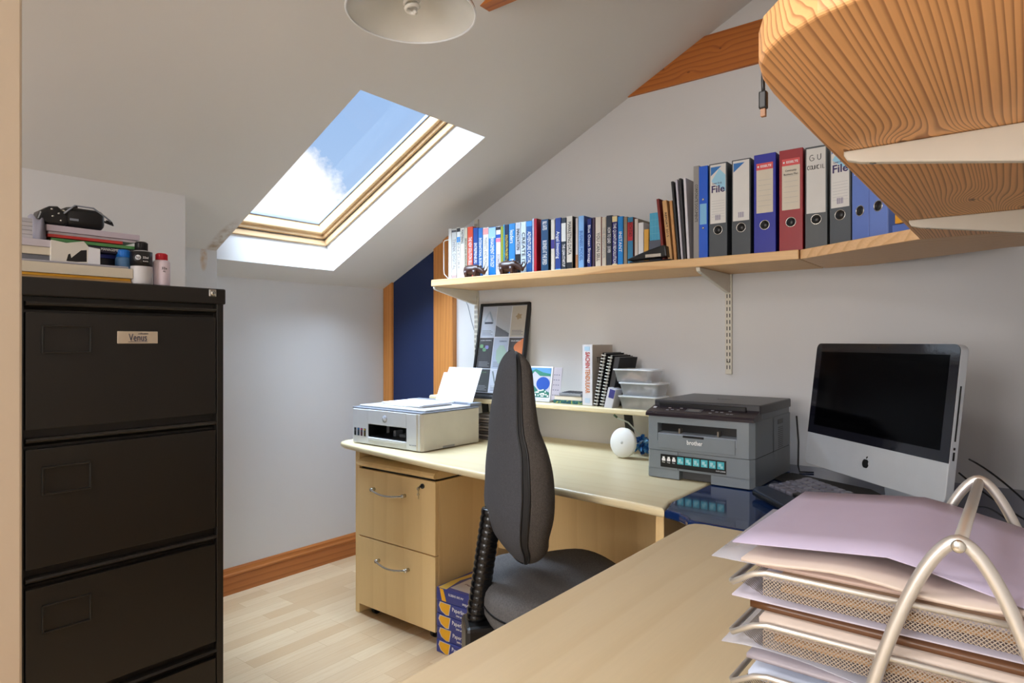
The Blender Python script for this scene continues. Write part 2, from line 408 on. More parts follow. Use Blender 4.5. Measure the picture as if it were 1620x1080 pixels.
a_ = math.atan(SL); m3 = Matrix.Translation((-1.15, -.80, cz(-1.15))) @ Matrix.Rotation(-a_, 4, 'Y')
b = MB()
for p_, q_ in (((-.50, -.36, -.03), (-.44, .36, .0)), ((.44, -.36, -.03), (.50, .36, .0)), ((-.50, -.36, -.03), (.50, -.31, .0)), ((-.50, .31, -.03), (.50, .36, .0))): b.box(p_, q_, .004)
b.xf(m3); struct('added_window_roof', b, M['frame_w'])  # unseen frame added to the ceiling around the overhead fill light
# skirting on the left wall
prof = [(0, 0), (.018, 0), (.018, .082), (.021, .086), (.021, .092), (.016, .098), (.011, .112), (.005, .120), (0, .120)]
b = MB(); b.prism([(x, zz) for x, zz in prof], 1.402, 2.5, mtx=Matrix.Translation((XL, 0, 0)) @ Matrix(((1, 0, 0, 0), (0, 0, 1, 0), (0, 1, 0, 0), (0, 0, 0, 1))))
struct('baseboard_left', b, M['skirt'])
# cream door jamb at the left of the frame
struct('trim_1', bx((-1.27, -.75, 0), (-1.15, .301, 2.28), .004), M['jamb'])
# pine posts and the navy panel let into the right wall
def post(x0, x1, y0, name='trim_2', m=None):
    b = MB(); b.prism([(x0, 0), (x1, 0), (x1, cz(x1)+.004), (x0, cz(x0)+.004)], 0, YR+.01-y0, mtx=Matrix(((1, 0, 0, 0), (0, 0, 1, y0), (0, 1, 0, 0), (0, 0, 0, 1))))
    return struct(name, b, m or M['post'])
post(-2.908, -2.836, YR-.018)
post(-2.836, -2.497, YR-.004, 'wall_right_panel', M['bluepaint'])
post(-2.497, -2.418, YR-.020, 'trim_3')
post(-2.416, -2.346, YR-.032, 'trim_4')
# collar ties under the roof slope
def tie(name, y0, y1, xe=XR):
    zb, zt = 2.225, 2.386
    x0 = XL+(zb-1.478)/SL; x1 = XL+(zt-1.478)/SL
    b = MB(); b.prism([(x0, zb), (xe, zb), (xe, zt), (x1, zt)], 0, y1-y0, mtx=Matrix(((1, 0, 0, 0), (0, 0, 1, y0), (0, 1, 0, 0), (0, 0, 0, 1))))
    return struct(name, b, M['beam'])
tie('trim_5', YR-.012, YR+.02)
tie('trim_6', 1.527, 1.573)
# ================================================================ PENDANT LAMP
pl = thing('pendant_lamp', 'opal glass coolie pendant lamp with spiral bulb hanging from the sloping ceiling', 'lamp', (-1.127, 1.047, 0))
zr = 1.945
pr = [(.150, zr), (.148, zr+.004), (.118, zr+.030), (.080, zr+.062), (.045, zr+.090), (.024, zr+.104)]
pr2 = [(r-.003 if r > .03 else r-.003, zz+.0035) for r, zz in pr]
MB().lathe(pr + [(.024, zr+.112)] + [(r+.002, zz+.006) for r, zz in reversed(pr[1:])] + [(.150, zr)], 64).build('lamp_shade', M['opal'], pl)
MB().tube([(.150*math.cos(a*PI/32), .150*math.sin(a*PI/32), zr) for a in range(64)], .0025, 8, True).build('rim', M['white'], pl)
MB().lathe([(0, zr+.16), (.018, zr+.155), (.024, zr+.13), (.024, zr+.10), (.02, zr+.06), (0, zr+.06)], 24).build('lamp_holder', M['white'], pl)
bl = MB()
bl.lathe([(0, zr+.075), (.019, zr+.072), (.021, zr+.05), (.017, zr+.045), (0, zr+.045)], 20)
bl.tube([((.009+.007*min(1, k/14))*math.cos(k*.5), (.009+.007*min(1, k/14))*math.sin(k*.5), zr+.002+k*.0011) for k in range(44)], .0045, 8)
bl.build('spiral_bulb', M['cardw'], pl)
MB().tube([(0, 0, zr+.15), (0, 0, cz(-1.127)-.01)], .003, 6).build('cord', M['white'], pl)
MB().lathe([(0, 0), (.045, 0), (.04, .02), (0, .02)], 24, Matrix.Translation((0, 0, cz(-1.127)-.02)) @ Matrix.Rotation(-math.atan(SL), 4, 'Y')).build('ceiling_rose', M['white'], pl)
# ================================================================ FILING CABINET
fc = thing('filing_cabinet', 'tall black steel filing cabinet with four drawers beside the door jamb', 'filing cabinet', (-1.72, .435, 0))
FW, FD, FH = .470, .62, 1.320
MB().box((-FD, 0, .0), (-.02, FW, FH-.012), .003).build('carcass', M['cab'], fc)
MB().box((-FD, -.002, FH-.042), (.004, FW+.004, FH), .004).build('top', M['cab'], fc)
MB().box((-.03, 0, 0), (-.002, .018, FH-.03), .002).box((-.03, FW-.019, 0), (-.002, FW, FH-.03), .002).box((-.03, 0, 0), (-.002, FW, .035), .002).build('front_frame', M['cab'], fc)
zt = [1.270, .9655, .6565, .3475]
for k, z1 in enumerate(zt):
    z0 = (zt[k+1] if k < 3 else .040)
    d = MB().box((-.02, .021, z0+.016), (-.001, FW-.022, z1-.028), .0015)
    # finger lip: folded strip above the drawer front
    d.prism([(-.02, z1-.004), (.001, z1-.004), (.004, z1-.008), (.001, z1-.012), (-.014, z1-.016), (-.02, z1-.022)], .021, FW-.022,
            mtx=Matrix(((1, 0, 0, 0), (0, 0, 1, 0), (0, 1, 0, 0), (0, 0, 0, 1))))
    do = d.build('drawer', M['cab'], fc)
    c0, c1 = .050, .148; zc = z1-.092 if k else z1-.088
    if k: zc = z1-.101
    hh = .032
    # raised moulding around the card holder
    f = MB()
    for a, c in (((c0, zc-hh), (c0+.004, zc+hh)), ((c1-.004, zc-hh), (c1, zc+hh)), ((c0, zc-hh), (c1, zc-hh+.004)), ((c0, zc+hh-.004), (c1, zc+hh))):
        f.box((-.003, a[0], a[1]), (.0042, c[0], c[1]), .0015)
    f.build('label_holder', M['cab'], do)
b = MB().box((-.003, .204, 1.172), (.0012, .297, 1.202), .0012)
pb = b.build('badge', C(206, 190, 168, .4), fc, label='cream name badge')
text('Venus', .026, C(40, 52, 84), pb, (.0016, .250, 1.186), face=RX, fit=.042)
text('collection', .006, C(40, 52, 84), pb, (.0016, .262, 1.1965), face=RX)
MB().box((.001, .228, 1.1755), (.0016, .272, 1.1765)).build('underline', C(40, 52, 84), pb)
text('www.cabinets.com', .005, C(40, 52, 84), pb, (.0016, .252, 1.1765), face=RX, fit=.042) if False else None
lk = MB().box((.0, .426, 1.297), (.007, .446, 1.3175), .0025).build('lock', M['chrome'], fc)
MB().cyl((.008, .436, 1.307), .0065, .003, 'x', 16).build('lock_barrel', M['chrome'], lk)
MB().box((.0085, .4352, 1.3035), (.0102, .4368, 1.3105)).build('keyhole', M['black'], lk)
# ---- things on the cabinet
ZT = FH+.0005
def sheet(w, d, th, m, name, label, cat, loc, rz=0, group=None, bev=.0005, rot=None):
    o = MB().box((0, 0, 0), (w, d, th), bev, 1).build(name, m, None, loc, rz)
    if rot: o.rotation_euler = rot
    return tag(o, label, cat, group)
# local x = depth into the cabinet (negative world x); lay with rz=90deg so local x -> +y
def lay(y0, y1, xf, xb, z0, th, m, name, label, cat, skew=0, group=None, bev=.0006):
    cy = (y0+y1)/2; cx = (xf+xb)/2
    o = MB().box((-abs(xf-xb)/2, -(y1-y0)/2, 0), (abs(xf-xb)/2, (y1-y0)/2, th), bev, 1).build(name, m, None, (cx, cy, z0), R(skew))
    return tag(o, label, cat, group)
zc = ZT
lay(.44, .681, -1.745, -2.05, zc, .006, C(190, 150, 96), 'envelope', 'brown envelope at the bottom of the pile on the filing cabinet', 'envelope', -.5)
lay(.44, .678, -1.747, -2.05, zc+.0064, .006, C(250, 184, 50), 'folder', 'bright yellow folder low in the pile on the filing cabinet', 'folder', .6)
o = lay(.44, .684, -1.742, -2.05, zc+.0128, .024, M['pages'], 'paper_pile', 'thick cream wad of paper above the yellow folder on the cabinet', 'paper', -.5)
lay(.44, .674, -1.742, -2.05, zc+.0372, .004, C(170, 170, 182), 'folder', 'thin grey folder on top of the cream paper wad', 'folder', -.8)
lay(.44, .512, -1.760, -2.0, zc+.042, .012, C(120, 122, 130), 'notebook', 'dark grey notebook next to the door jamb on the cabinet pile', 'notebook', 1)
lay(.44, .518, -1.757, -2.0, zc+.0545, .018, M['pages'], 'book', 'cream edged book lying next to the door jamb on the cabinet pile', 'book', -1)
lay(.44, .520, -1.755, -2.0, zc+.073, .016, C(206, 200, 210), 'box', 'flat pale mauve box on the cream edged book', 'box', 0)
for k in range(5):
    lay(.44, .497-.001*(k % 2), -1.765, -1.97, zc+.0895+k*.0093, .0088, C(200-k*3, 198-k*3, 204-k*3), 'booklet', ['lowest', 'second from bottom', 'middle', 'second from top', 'topmost'][k]+' pale grey booklet in the small stack by the door jamb', 'booklet', (k*37 % 5-2)*.4, 'grey booklets on the filing cabinet')
# curled grey card
cb = MB(); pts = [(.020*math.sin(PI*q/12*1.05)-.004*q/12, .474+.038*(q/12)) for q in range(13)]
for q, (a, c) in enumerate(zip(pts, pts[1:])):
    za, zb_ = 1.462-.012*(q/12)+.006*math.sin(q), 1.462-.012*((q+1)/12)+.006*math.sin(q+1)
    cb.quad((-1.775+a[0], a[1], 1.400-.006*q/12), (-1.775+c[0], c[1], 1.400-.006*(q+1)/12), (-1.775+c[0], c[1], zb_), (-1.775+a[0], a[1], za))
bmesh.ops.remove_doubles(cb.bm, verts=cb.bm.verts, dist=.0001)
o = cb.build('curled_card', C(150, 150, 166), None, smooth=True); sm = o.modifiers.new('s', 'SOLIDIFY'); sm.thickness = .0012
tag(o, 'curled grey card standing between the booklets and the magazine pile', 'card')
# white cut box with notch
wb = thing('opened_carton', 'small white carton with torn open flap on the thin grey folder', 'box', (-1.752, .512, ZT+.042), R(90))
MB().prism([(0, 0), (.10, 0), (.10, .038), (.076, .040), (.066, .052), (.030, .044), (0, .048)], 0, .0012, mtx=RF).build('front_flap', M['cardw'], wb)
MB().box((0, .001, 0), (.0012, .10, .046)).box((.0, .10, 0), (.10, .1012, .04)).build('side', M['cardw'], wb)
MB().prism([(.030, .002), (.034, .018), (.038, .020), (.040, .010), (.060, .030), (.072, .032), (.072, .004), (.05, .002)], 0, .0006, mtx=Matrix.Translation((0, -.0008, 0)) @ RF).build('opening', M['black'], wb)
MB().prism([(.074, .0), (.100, 0), (.100, .036), (.076, .040)], 0, .001, mtx=Matrix.Translation((0, -.002, 0)) @ RF).build('end_flap', M['paper'], wb)
lay(.600, .700, -1.800, -2.0, ZT+.042, .022, C(20, 22, 34, .3), 'box', 'black glossy box behind the blue capped bottle on the cabinet', 'box', 1)
lay(.602, .750, -1.800, -2.0, ZT+.0645, .009, C(56, 66, 150), 'folder', 'dark blue folder on the black glossy box', 'folder', 3)
o = lay(.520, .712, -1.772, -2.0, ZT+.0745, .014, C(30, 26, 50, .35), 'magazine', 'black cover magazine with white masthead in the cabinet pile', 'magazine', -1)
text('MANAGEMENT TODAY', .009, M['text_w'], o, (.1146, .045, .008), face=RX, fit=.075)
lay(.516, .716, -1.770, -2.0, ZT+.0895, .008, C(96, 160, 96, .3), 'magazine', 'green glossy magazine in the middle of the cabinet pile', 'magazine', .6)
lay(.512, .670, -1.766, -2.0, ZT+.0985, .007, C(196, 58, 52, .3), 'magazine', 'red and green glossy magazine above the plain green one', 'magazine', -.8)
lay(.512, .700, -1.770, -2.0, ZT+.106, .006, C(206, 200, 208), 'notebook', 'thin white notebook under the lilac book on the cabinet', 'notebook', 0)
lay(.508, .708, -1.764, -2.0, ZT+.1125, .014, C(196, 186, 200), 'book', 'lilac grey book on top of the magazine pile', 'book', -.4)
zt_ = ZT+.127
cc = thing('camera_pouch', 'black zipped pouch with loop lying on top of the lilac book', 'pouch', (-1.80, .585, zt_))
MB().box((-.045, -.042, 0), (.03, .048, .050), .016, 4).build('body', M['black'], cc, smooth=True)
MB().box((.030, -.030, .016), (.0312, -.012, .021)).build('badge', M['hpd'], cc)
MB().tube([(.03, -.042, .03), (.031, -.02, .052), (.03, .02, .052), (.028, .048, .034), (.025, .06, .026)], .002, 6).build('zip', M['hpd'], cc)
MB().tube([(0, .045, .03), (.0, .06, .026), (0, .074, .022), (.0, .07, .028), (0, .058, .03)], .003, 6).build('pull_loop', M['black'], cc)
ad = thing('plug_adapter', 'black travel plug adapter with metal contacts beside the pouch', 'adapter', (-1.788, .510, zt_))
MB().prism([(-.020, .010), (-.014, .030), (.006, .044), (.022, .046), (.034, .036), (.042, .030), (.046, .010), (.034, .0), (.004, .0)], -.03, .018, .007, 3, mtx=Matrix(((0, 0, 1, 0), (1, 0, 0, 0), (0, 1, 0, 0), (0, 0, 0, 1)))).build('body', M['black'], ad)
MB().tube([(-.01, .03, .03), (.012, .044, .044), (.018, .052, .046), (.02, .060, .050)], .003, 8).build('cable', M['black'], ad)
for k, (a, c) in enumerate(((.010, .02), (.022, .028), (.008, .036), (.026, .012))): MB().cyl((.0205, a, c), .0022, .004, 'x', 10).build('contact', M['chrome'], ad)
MB().box((-.002, .030, .008), (.014, .040, .040), .004).build('clip', M['chrome'], ad)
def bottle(name, label, loc, r, h, cap_r, cap_h, mcap, mbody, mlab, lab, txt=None):
    t = thing(name, label, 'bottle', loc)
    MB().lathe([(0, 0), (r*.96, 0), (r, .003), (r, h*.70), (r*.92, h*.76), (cap_r*.9, h*.80), (cap_r*.9, h-cap_h), (0, h-cap_h)], 32).build('body', mbody, t)
    if lab: MB().lathe([(r+.0004, h*lab[0]), (r+.0006, h*lab[0]), (r+.0006, h*lab[1]), (r+.0004, h*lab[1])], 32).build('wrap_label', mlab, t)
    cp = MB().lathe([(0, h-cap_h), (cap_r, h-cap_h), (cap_r, h-.003), (cap_r-.003, h), (0, h)], 28)
    for k in range(28):
        a = 2*PI*k/28; cp.box((cap_r*math.cos(a)-.0005, cap_r*math.sin(a)-.0005, h-cap_h+.001), (cap_r*math.cos(a)+.0005, cap_r*math.sin(a)+.0005, h-.003))
    cp.build('cap', mcap, t); return t
RXc = Matrix.Rotation(R(-52), 4, 'Z') @ RX
t = bottle('ink_bottle', 'black capped printer ink bottle with black and white wrap label', (-1.752, .706, ZT), .0245, .108, .014, .025, M['black'], C(206, 204, 206), M['black'], (.42, .76))
fr = Vector((math.cos(R(-15)), math.sin(R(-15)), 0))
def on_cyl(a, r, zz): return (r*math.cos(R(a)), r*math.sin(R(a)), zz)
def FA(a): return Matrix.Rotation(R(a), 4, 'Z') @ RX
MB().lathe([(0, 0), (.0065, 0), (.0065, .0008), (0, .0008)], 20, Matrix.Translation(on_cyl(-38, .0247, .066)) @ Matrix.Rotation(R(-38), 4, 'Z') @ Matrix.Rotation(PI/2, 4, 'Y')).build('round_mark', C(210, 210, 214), t)
text('hp', .009, M['black'], t, on_cyl(-38, .0258, .0665), face=FA(-38))
text('32xl', .008, M['text_w'], t, on_cyl(0, .0253, .066), face=FA(0))
text('BLACK', .004, M['text_w'], t, on_cyl(0, .0253, .057), face=FA(0))
t = bottle('ink_bottle', 'red capped ink bottle with clear body on the right of the black one', (-1.752, .755, ZT), .0200, .084, .0135, .020, C(196, 24, 44, .35), C(226, 210, 220), C(228, 220, 226), None)
text('32x', .009, M['text_k'], t, on_cyl(-5, .0203, .044), face=FA(-5)); text('ML', .005, M['text_k'], t, on_cyl(-5, .0203, .036), face=FA(-5))
MB().ell((0, 0, .02), (.0202, .0202, .018)).build('ink_level', C(200, 120, 150), t)
t = bottle('ink_bottle', 'bright blue capped ink bottle half hidden behind the black one', (-1.775, .673, ZT), .0180, .086, .0150, .026, C(30, 120, 214, .35), C(70, 110, 150), C(40, 90, 150), None)
# ================================================================ BOOKSHELF
ZS, ZSB = 1.468, 1.4375
o = bx((-2.202, 2.17, ZSB), (-.560, 2.498, ZS), .003).build('long_shelf', M['shelf'])
tag(o, 'long pale pine shelf carrying the row of books on the right wall', 'shelf')
poly = [(-.556, 2.178), (-.216, 1.945), (.19, 1.945), (.19, 2.235), (-.03, 2.262), (-.42, 2.498), (-.556, 2.498)]
o = MB().prism([(x, y) for x, y in poly], ZSB, ZS, .0025).build('corner_shelf', M['cshelf']); tag(o, 'angled light pine corner board joining the two shelves', 'shelf')
arc = [(-.2098, .76), (-.2087, .71), (-.2055, .665), (-.198, .629), (-.186, .603), (-.164, .579), (-.130, .559), (-.090, .548), (-.04, .545)]
poly = [(-.21, 1.943)] + [(x, y) for x, y in arc] + [(.19, .545), (.19, 1.943)]
o = MB().prism(poly, ZSB, ZS+.006, .004, 3).build('overhead_shelf', M['bshelf']); tag(o, 'strongly grained pine shelf with rounded corner seen from below, nearest the camera', 'shelf')
# twin slot uprights
def upright(x, y, z0, z1, axis, label):
    b = MB(); wd = .0125
    t = thing('slotted_upright', label, 'shelf upright')
    if axis == 'y':                       # on the right wall, facing -y
        b.box((x-wd, y-.011, z0), (x+wd, y, z1), .0012)
    else: b.box((x-.011, y-wd, z0), (x, y+wd, z1), .0012)
    b.build('channel', M['cream'], t)
    s_ = MB(); zz = z0+.02
    while zz < z1-.03:
        for q in (-.0055, .0055):
            if axis == 'y': s_.box((x+q-.0016, y-.0116, zz), (x+q+.0016, y-.0108, zz+.015))
            else: s_.box((x-.0116, y+q-.0016, zz), (x-.0108, y+q+.0016, zz+.015))
        zz += .025
    s_.build('slots', M['black'], t)
    sb = MB()
    if axis == 'y': sb.cyl((x, y-.0118, z0+.048), .004, .003, 'y', 12)
    sb.build('screw', M['chrome'], t) if axis == 'y' else None
upright(-.898, YR-.001, 1.050, 1.437, 'y', 'cream slotted shelf upright under the file end of the long shelf')
upright(-2.200, YR-.001, .95, 1.437, 'y', 'cream slotted shelf upright behind the leaning picture frame')
upright(-2.200, YR-.001, 1.4685, 1.80, 'y', 'cream top end of slotted upright above the books')
def bracket(label, loc, rz, L=.30, h0=.072, m=None):
    """arm points along local -y from the wall at y=0, top at z=0"""
    t = thing('shelf_bracket', label, 'shelf bracket', loc, rz)
    pf = [(0, 0), (0, -h0), (-.02, -h0), (-L+.02, -.018), (-L+.004, -.013), (-L, -.006), (-L, 0)]
    b = MB(); b.prism(pf, -.0075, .0075, .0022, 2, mtx=Matrix(((0, 0, 1, 0), (1, 0, 0, 0), (0, 1, 0, 0), (0, 0, 0, 1))))
    b.build('arm', m or M['cream'], t)
    MB().cyl((0, -L+.035, -.018), .005, .006, 'z', 14, .001).build('screw', M['chrome'], t)
    MB().box((-.0079, -.055, -.045), (-.0074, -.035, -.039)).build('stamp', M['mblack'], t)
    return t
bracket('cream shelf bracket near the joint of the long shelf', (-.898, YR-.012, ZSB-.0005), 0)
bracket('cream shelf bracket at the blue panel end of the long shelf', (-2.200, YR-.012, ZSB-.0005), 0)
bracket('big cream bracket under the grained overhead shelf, nearer the camera', (XR-.002, .985, ZSB-.0005), R(-90), .392, .075)
bracket('cream bracket under the grained overhead shelf, further from the camera', (XR-.002, 1.625, ZSB-.0005), R(-90), .392, .075)
# bookend
o = MB().tube([(-2.165, 2.262, ZS+.002), (-2.205, 2.262, ZS+.035), (-2.207, 2.262, ZS+.06), (-2.207, 2.262, ZS+.19), (-2.202, 2.262, ZS+.196), (-2.165, 2.262, ZS+.2)], .0025, 8).build('wire_bookend', M['whitemetal'])
bm_ = o; tag(o, 'white wire bookend at the left end of the book row', 'bookend')
o.location = (-.0, -.0, 0)
# thin cable on the wall
o = MB().tube([(-2.30, 2.493, 1.43), (-2.26, 2.494, 1.36), (-2.235, 2.494, 1.28), (-2.20, 2.49, 1.20), (-2.16, 2.48, 1.10)], .0015, 6).build('thin_cable', M['hpd']); tag(o, 'thin grey cable running down the wall under the shelf end', 'cable')
# ---- books
FONTC = {'k': M['text_k'], 'w': M['text_w'], 'y': C(232, 200, 60), 'b': C(50, 90, 170), 'g': C(150, 150, 150), 'r': C(190, 50, 50)}
def book(x0, x1, h, col, title, tc_, label, cover=None, bands=(), depth=.165, y=2.255, tz=.5, tl=.6, ts=None, lean=0, paper_=None, cat='book', group='books in the row on the long shelf', z0=ZS, top=None, logo=None):
    w_ = x1-x0-.0008
    t = thing('book', label, cat, ((x0+x1)/2, y, z0+.0004), 0, group)
    if lean: t.rotation_euler = (0, R(lean), 0)
    sp = MB(); hw = w_/2; th = min(.0022, w_*.18)
    sp.box((-hw, 0, 0), (hw, th, h), min(.0008, th*.4), 1); sp.box((-hw, th, 0), (-hw+th, depth, h)); sp.box((hw-th, th, 0), (hw, depth, h))
    cm_ = C(*col, .38) if isinstance(col, tuple) else M[col]
    sp.build('cover', cm_, t)
    MB().box((-hw+th+.0002, th, .003), (hw-th-.0002, depth-.004, h-.003)).build('pages', M['pages'] if not paper_ else C(*paper_), t)
    if cover: MB().box((hw-.0002, .003, .001), (hw+.0004, depth, h-.001)).build('front_board', C(*cover, .4), t)
    for (a, c, bc) in bands:
        MB().box((-hw+.0002, -.0006, h*a), (hw-.0002, .0002, h*c)).build('spine_band', C(*bc, .4), t)
    if title:
        if isinstance(title, str): title = [(title, tz, tl, tc_)]
        for (tx, pz, ln, kc) in title:
            sz = min(w_*.85, .030)
            text(tx, sz, FONTC[kc], t, (0, -.0009, h*pz), rot=DOWN, fit=h*ln)
    return t
BK = [
 (-2.170, -2.150, .249, (222, 222, 218), '', 'k', 'plain white slim book next to the wire bookend', None, ()),
 (-2.149, -2.117, .246, (206, 208, 206), 'THINK DIGITAL', 'g', 'pale grey book second from the wire bookend', None, ((.93, .97, (90, 90, 96)), (.04, .10, (170, 150, 150)))),
 (-2.115, -2.093, .248, (226, 226, 222), 'VENTURE', 'g', 'white book with a small blue square near the top of its spine', None, ((.72, .82, (60, 146, 220)), (.92, .99, (60, 60, 64)))),
 (-2.092, -2.067, .244, (216, 214, 206), [('MASTERING', .83, .26, 'k')], 'k', 'off white book headed MASTERING in grey capitals', None, ()),
 (-2.066, -2.049, .242, (200, 192, 170), 'GROWTH AND INNOVATION', 'k', 'beige book squeezed against the red orange one', None, ()),
 (-2.047, -2.013, .244, (206, 74, 46), 'THE NEW SOLUTION SELLING', 'w', 'red orange book titled THE NEW SOLUTION SELLING', None, ()),
 (-2.011, -1.982, .236, (24, 68, 142), [('ENTREPRENEURS', .5, .4, 'w')], 'w', 'deep blue book directly right of the red orange one', None, ((.10, .12, (220, 220, 226)), (.06, .08, (220, 220, 226)))),
 (-1.980, -1.953, .232, (44, 108, 178), 'INTERNATIONAL BUSINESS', 'w', 'mid blue book with faint lettering right of the deep blue one', None, ()),
 (-1.951, -1.918, .230, (228, 228, 222), 'MARKETS AND MONEY', 'g', 'white book with pink top behind the left rhinoceros', None, ((.86, .985, (226, 150, 150)),)),
 (-1.917, -1.875, .228, (24, 112, 190), 'MANAGEMENT STRATEGY', 'w', 'bright blue book with pale blue top right of the pink topped one', None, ((.78, .99, (150, 192, 226)),)),
 (-1.874, -1.846, .227, (218, 214, 224), [('ECONOMICS', .3, .3, 'g')], 'g', 'pale lilac book with black, blue and pink bands', None, ((.93, .99, (40, 36, 40)), (.77, .84, (30, 80, 170)), (.69, .76, (230, 120, 150)))),
 (-1.845, -1.832, .224, (150, 156, 40), '', 'k', 'thin olive green book', None, ()),
 (-1.830, -1.824, .232, (90, 180, 220), '', 'k', 'very thin light blue pamphlet', None, ()),
 (-1.823, -1.800, .230, (20, 36, 70), 'SOLUTION PROJECT LEAN', 'y', 'navy book with yellow capitals on its spine', None, ()),
 (-1.799, -1.764, .231, (44, 128, 196), [('NEW', .22, .2, 'w'), ('leaders', .75, .25, 'w')], 'w', 'bright blue book with large white letters low on its spine', None, ()),
 (-1.762, -1.733, .232, (188, 194, 206), [('INNOVATION', .68, .4, 'k')], 'k', 'grey white book with black lower spine above the right rhinoceros', None, ((0.005, .40, (24, 24, 28)),)),
 (-1.732, -1.703, .232, (198, 212, 220), 'CREATE IT', 'k', 'pale icy blue book titled CREATE IT', None, ()),
 (-1.702, -1.670, .232, (34, 88, 152), 'ADVENTURE CAPITAL', 'w', 'denim blue book right of the icy blue one', (20, 60, 120), ((.90, .99, (60, 140, 210)),)),
 (-1.669, -1.661, .240, (186, 194, 220), '', 'k', 'thin lavender booklet beside the dark red book', None, ()),
 (-1.660, -1.646, .238, (172, 28, 44), '', 'k', 'dark red hardback with its cover turned to view', (150, 24, 34), ()),
 (-1.623, -1.585, .229, (30, 70, 108), [('BILL GATES', .88, .16, 'w'), ('BUSINESS AT THE SPEED', .38, .45, 'w')], 'w', 'thick teal navy hardback with white stacked spine lettering', (10, 16, 24), ()),
 (-1.571, -1.552, .223, (202, 196, 184), '', 'k', 'cream slim book with purple patch on its cover', None, ((.45, .62, (60, 50, 130)),)),
 (-1.549, -1.521, .227, (34, 62, 138), [('Angel Investing', .5, .5, 'w')], 'w', 'royal blue book titled Angel Investing', None, ((.02, .06, (90, 170, 220)),)),
 (-1.518, -1.495, .224, (44, 52, 62), [('THE LEAN STARTUP', .3, .42, 'w')], 'w', 'charcoal book with a white title box at the top', (10, 20, 60), ((.56, .90, (214, 214, 210)),)),
 (-1.492, -1.464, .227, (206, 200, 188), [('MARKETING DATA', .6, .6, 'k')], 'k', 'cream spine book with black cover and black spine foot', (14, 14, 16), ((0.005, .16, (30, 30, 34)),)),
 (-1.448, -1.436, .216, (190, 178, 170), '', 'k', 'pinkish grey slim book left of the sky blue one', None, ((0.0, .3, (170, 120, 80)),)),
 (-1.434, -1.408, .222, (128, 176, 226), [('BUSINESS MODEL', .45, .55, 'b')], 'b', 'sky blue hardback with dark blue cover', (50, 70, 140), ()),
 (-1.392, -1.372, .206, (18, 36, 110), [('Blue Ocean Strategy', .5, .75, 'w')], 'w', 'dark royal blue paperback full of white small type', (24, 20, 30), ()),
 (-1.368, -1.357, .208, (70, 50, 70), '', 'k', 'dim purple brown book left of YOU CAN SELL', None, ()),
 (-1.354, -1.328, .208, (214, 204, 190), [('YOU CAN SELL', .42, .55, 'k')], 'k', 'cream book titled YOU CAN SELL', (140, 30, 40), ()),
 (-1.324, -1.305, .204, (198, 188, 172), 'THE NEGOTIATOR', 'g', 'beige slim book right of YOU CAN SELL', None, ()),
 (-1.303, -1.279, .208, (48, 54, 66), [('HOW TO LEAD', .62, .3, 'w'), ('JO OWEN', .35, .12, 'w')], 'w', 'slate grey book titled HOW TO LEAD', None, ((0.0, .03, (90, 150, 200)),)),
 (-1.277, -1.254, .204, (30, 28, 104), [('THE QUANTUM REVOLUTION', .46, .78, 'w')], 'w', 'indigo book with cream top and cream foot', None, ((.88, .99, (222, 208, 160)), (.0, .07, (222, 208, 160)))),
 (-1.252, -1.229, .198, (24, 128, 204), [('INSTANT', .5, .4, 'w')], 'w', 'vivid blue book with rounded spine', (10, 30, 70), ()),
 (-1.226, -1.211, .194, (140, 126, 108), '', 'k', 'brown grey slim book right of the vivid blue one', None, ()),
 (-1.209, -1.186, .190, (46, 120, 160), [('RICH DAD', .75, .3, 'k')], 'k', 'teal book with red upper spine', (120, 60, 50), ((.52, .90, (182, 36, 44)),)),
 (-1.179, -1.165, .181, (206, 196, 188), '', 'k', 'pinkish white book left of the white notepad', (170, 164, 150), ()),
 (-1.163, -1.141, .164, (220, 220, 222), '', 'k', 'short white notepad standing behind the stapler', None, ()),
 (-1.139, -1.120, .136, (222, 168, 74), '', 'k', 'shortest yellow booklet at the right end of the books', None, ()),
]
for (x0, x1, h, col, ti, tk, lb, cov, bands) in BK:
    book(x0, x1, h, col, ti, tk, lb, cov, bands)
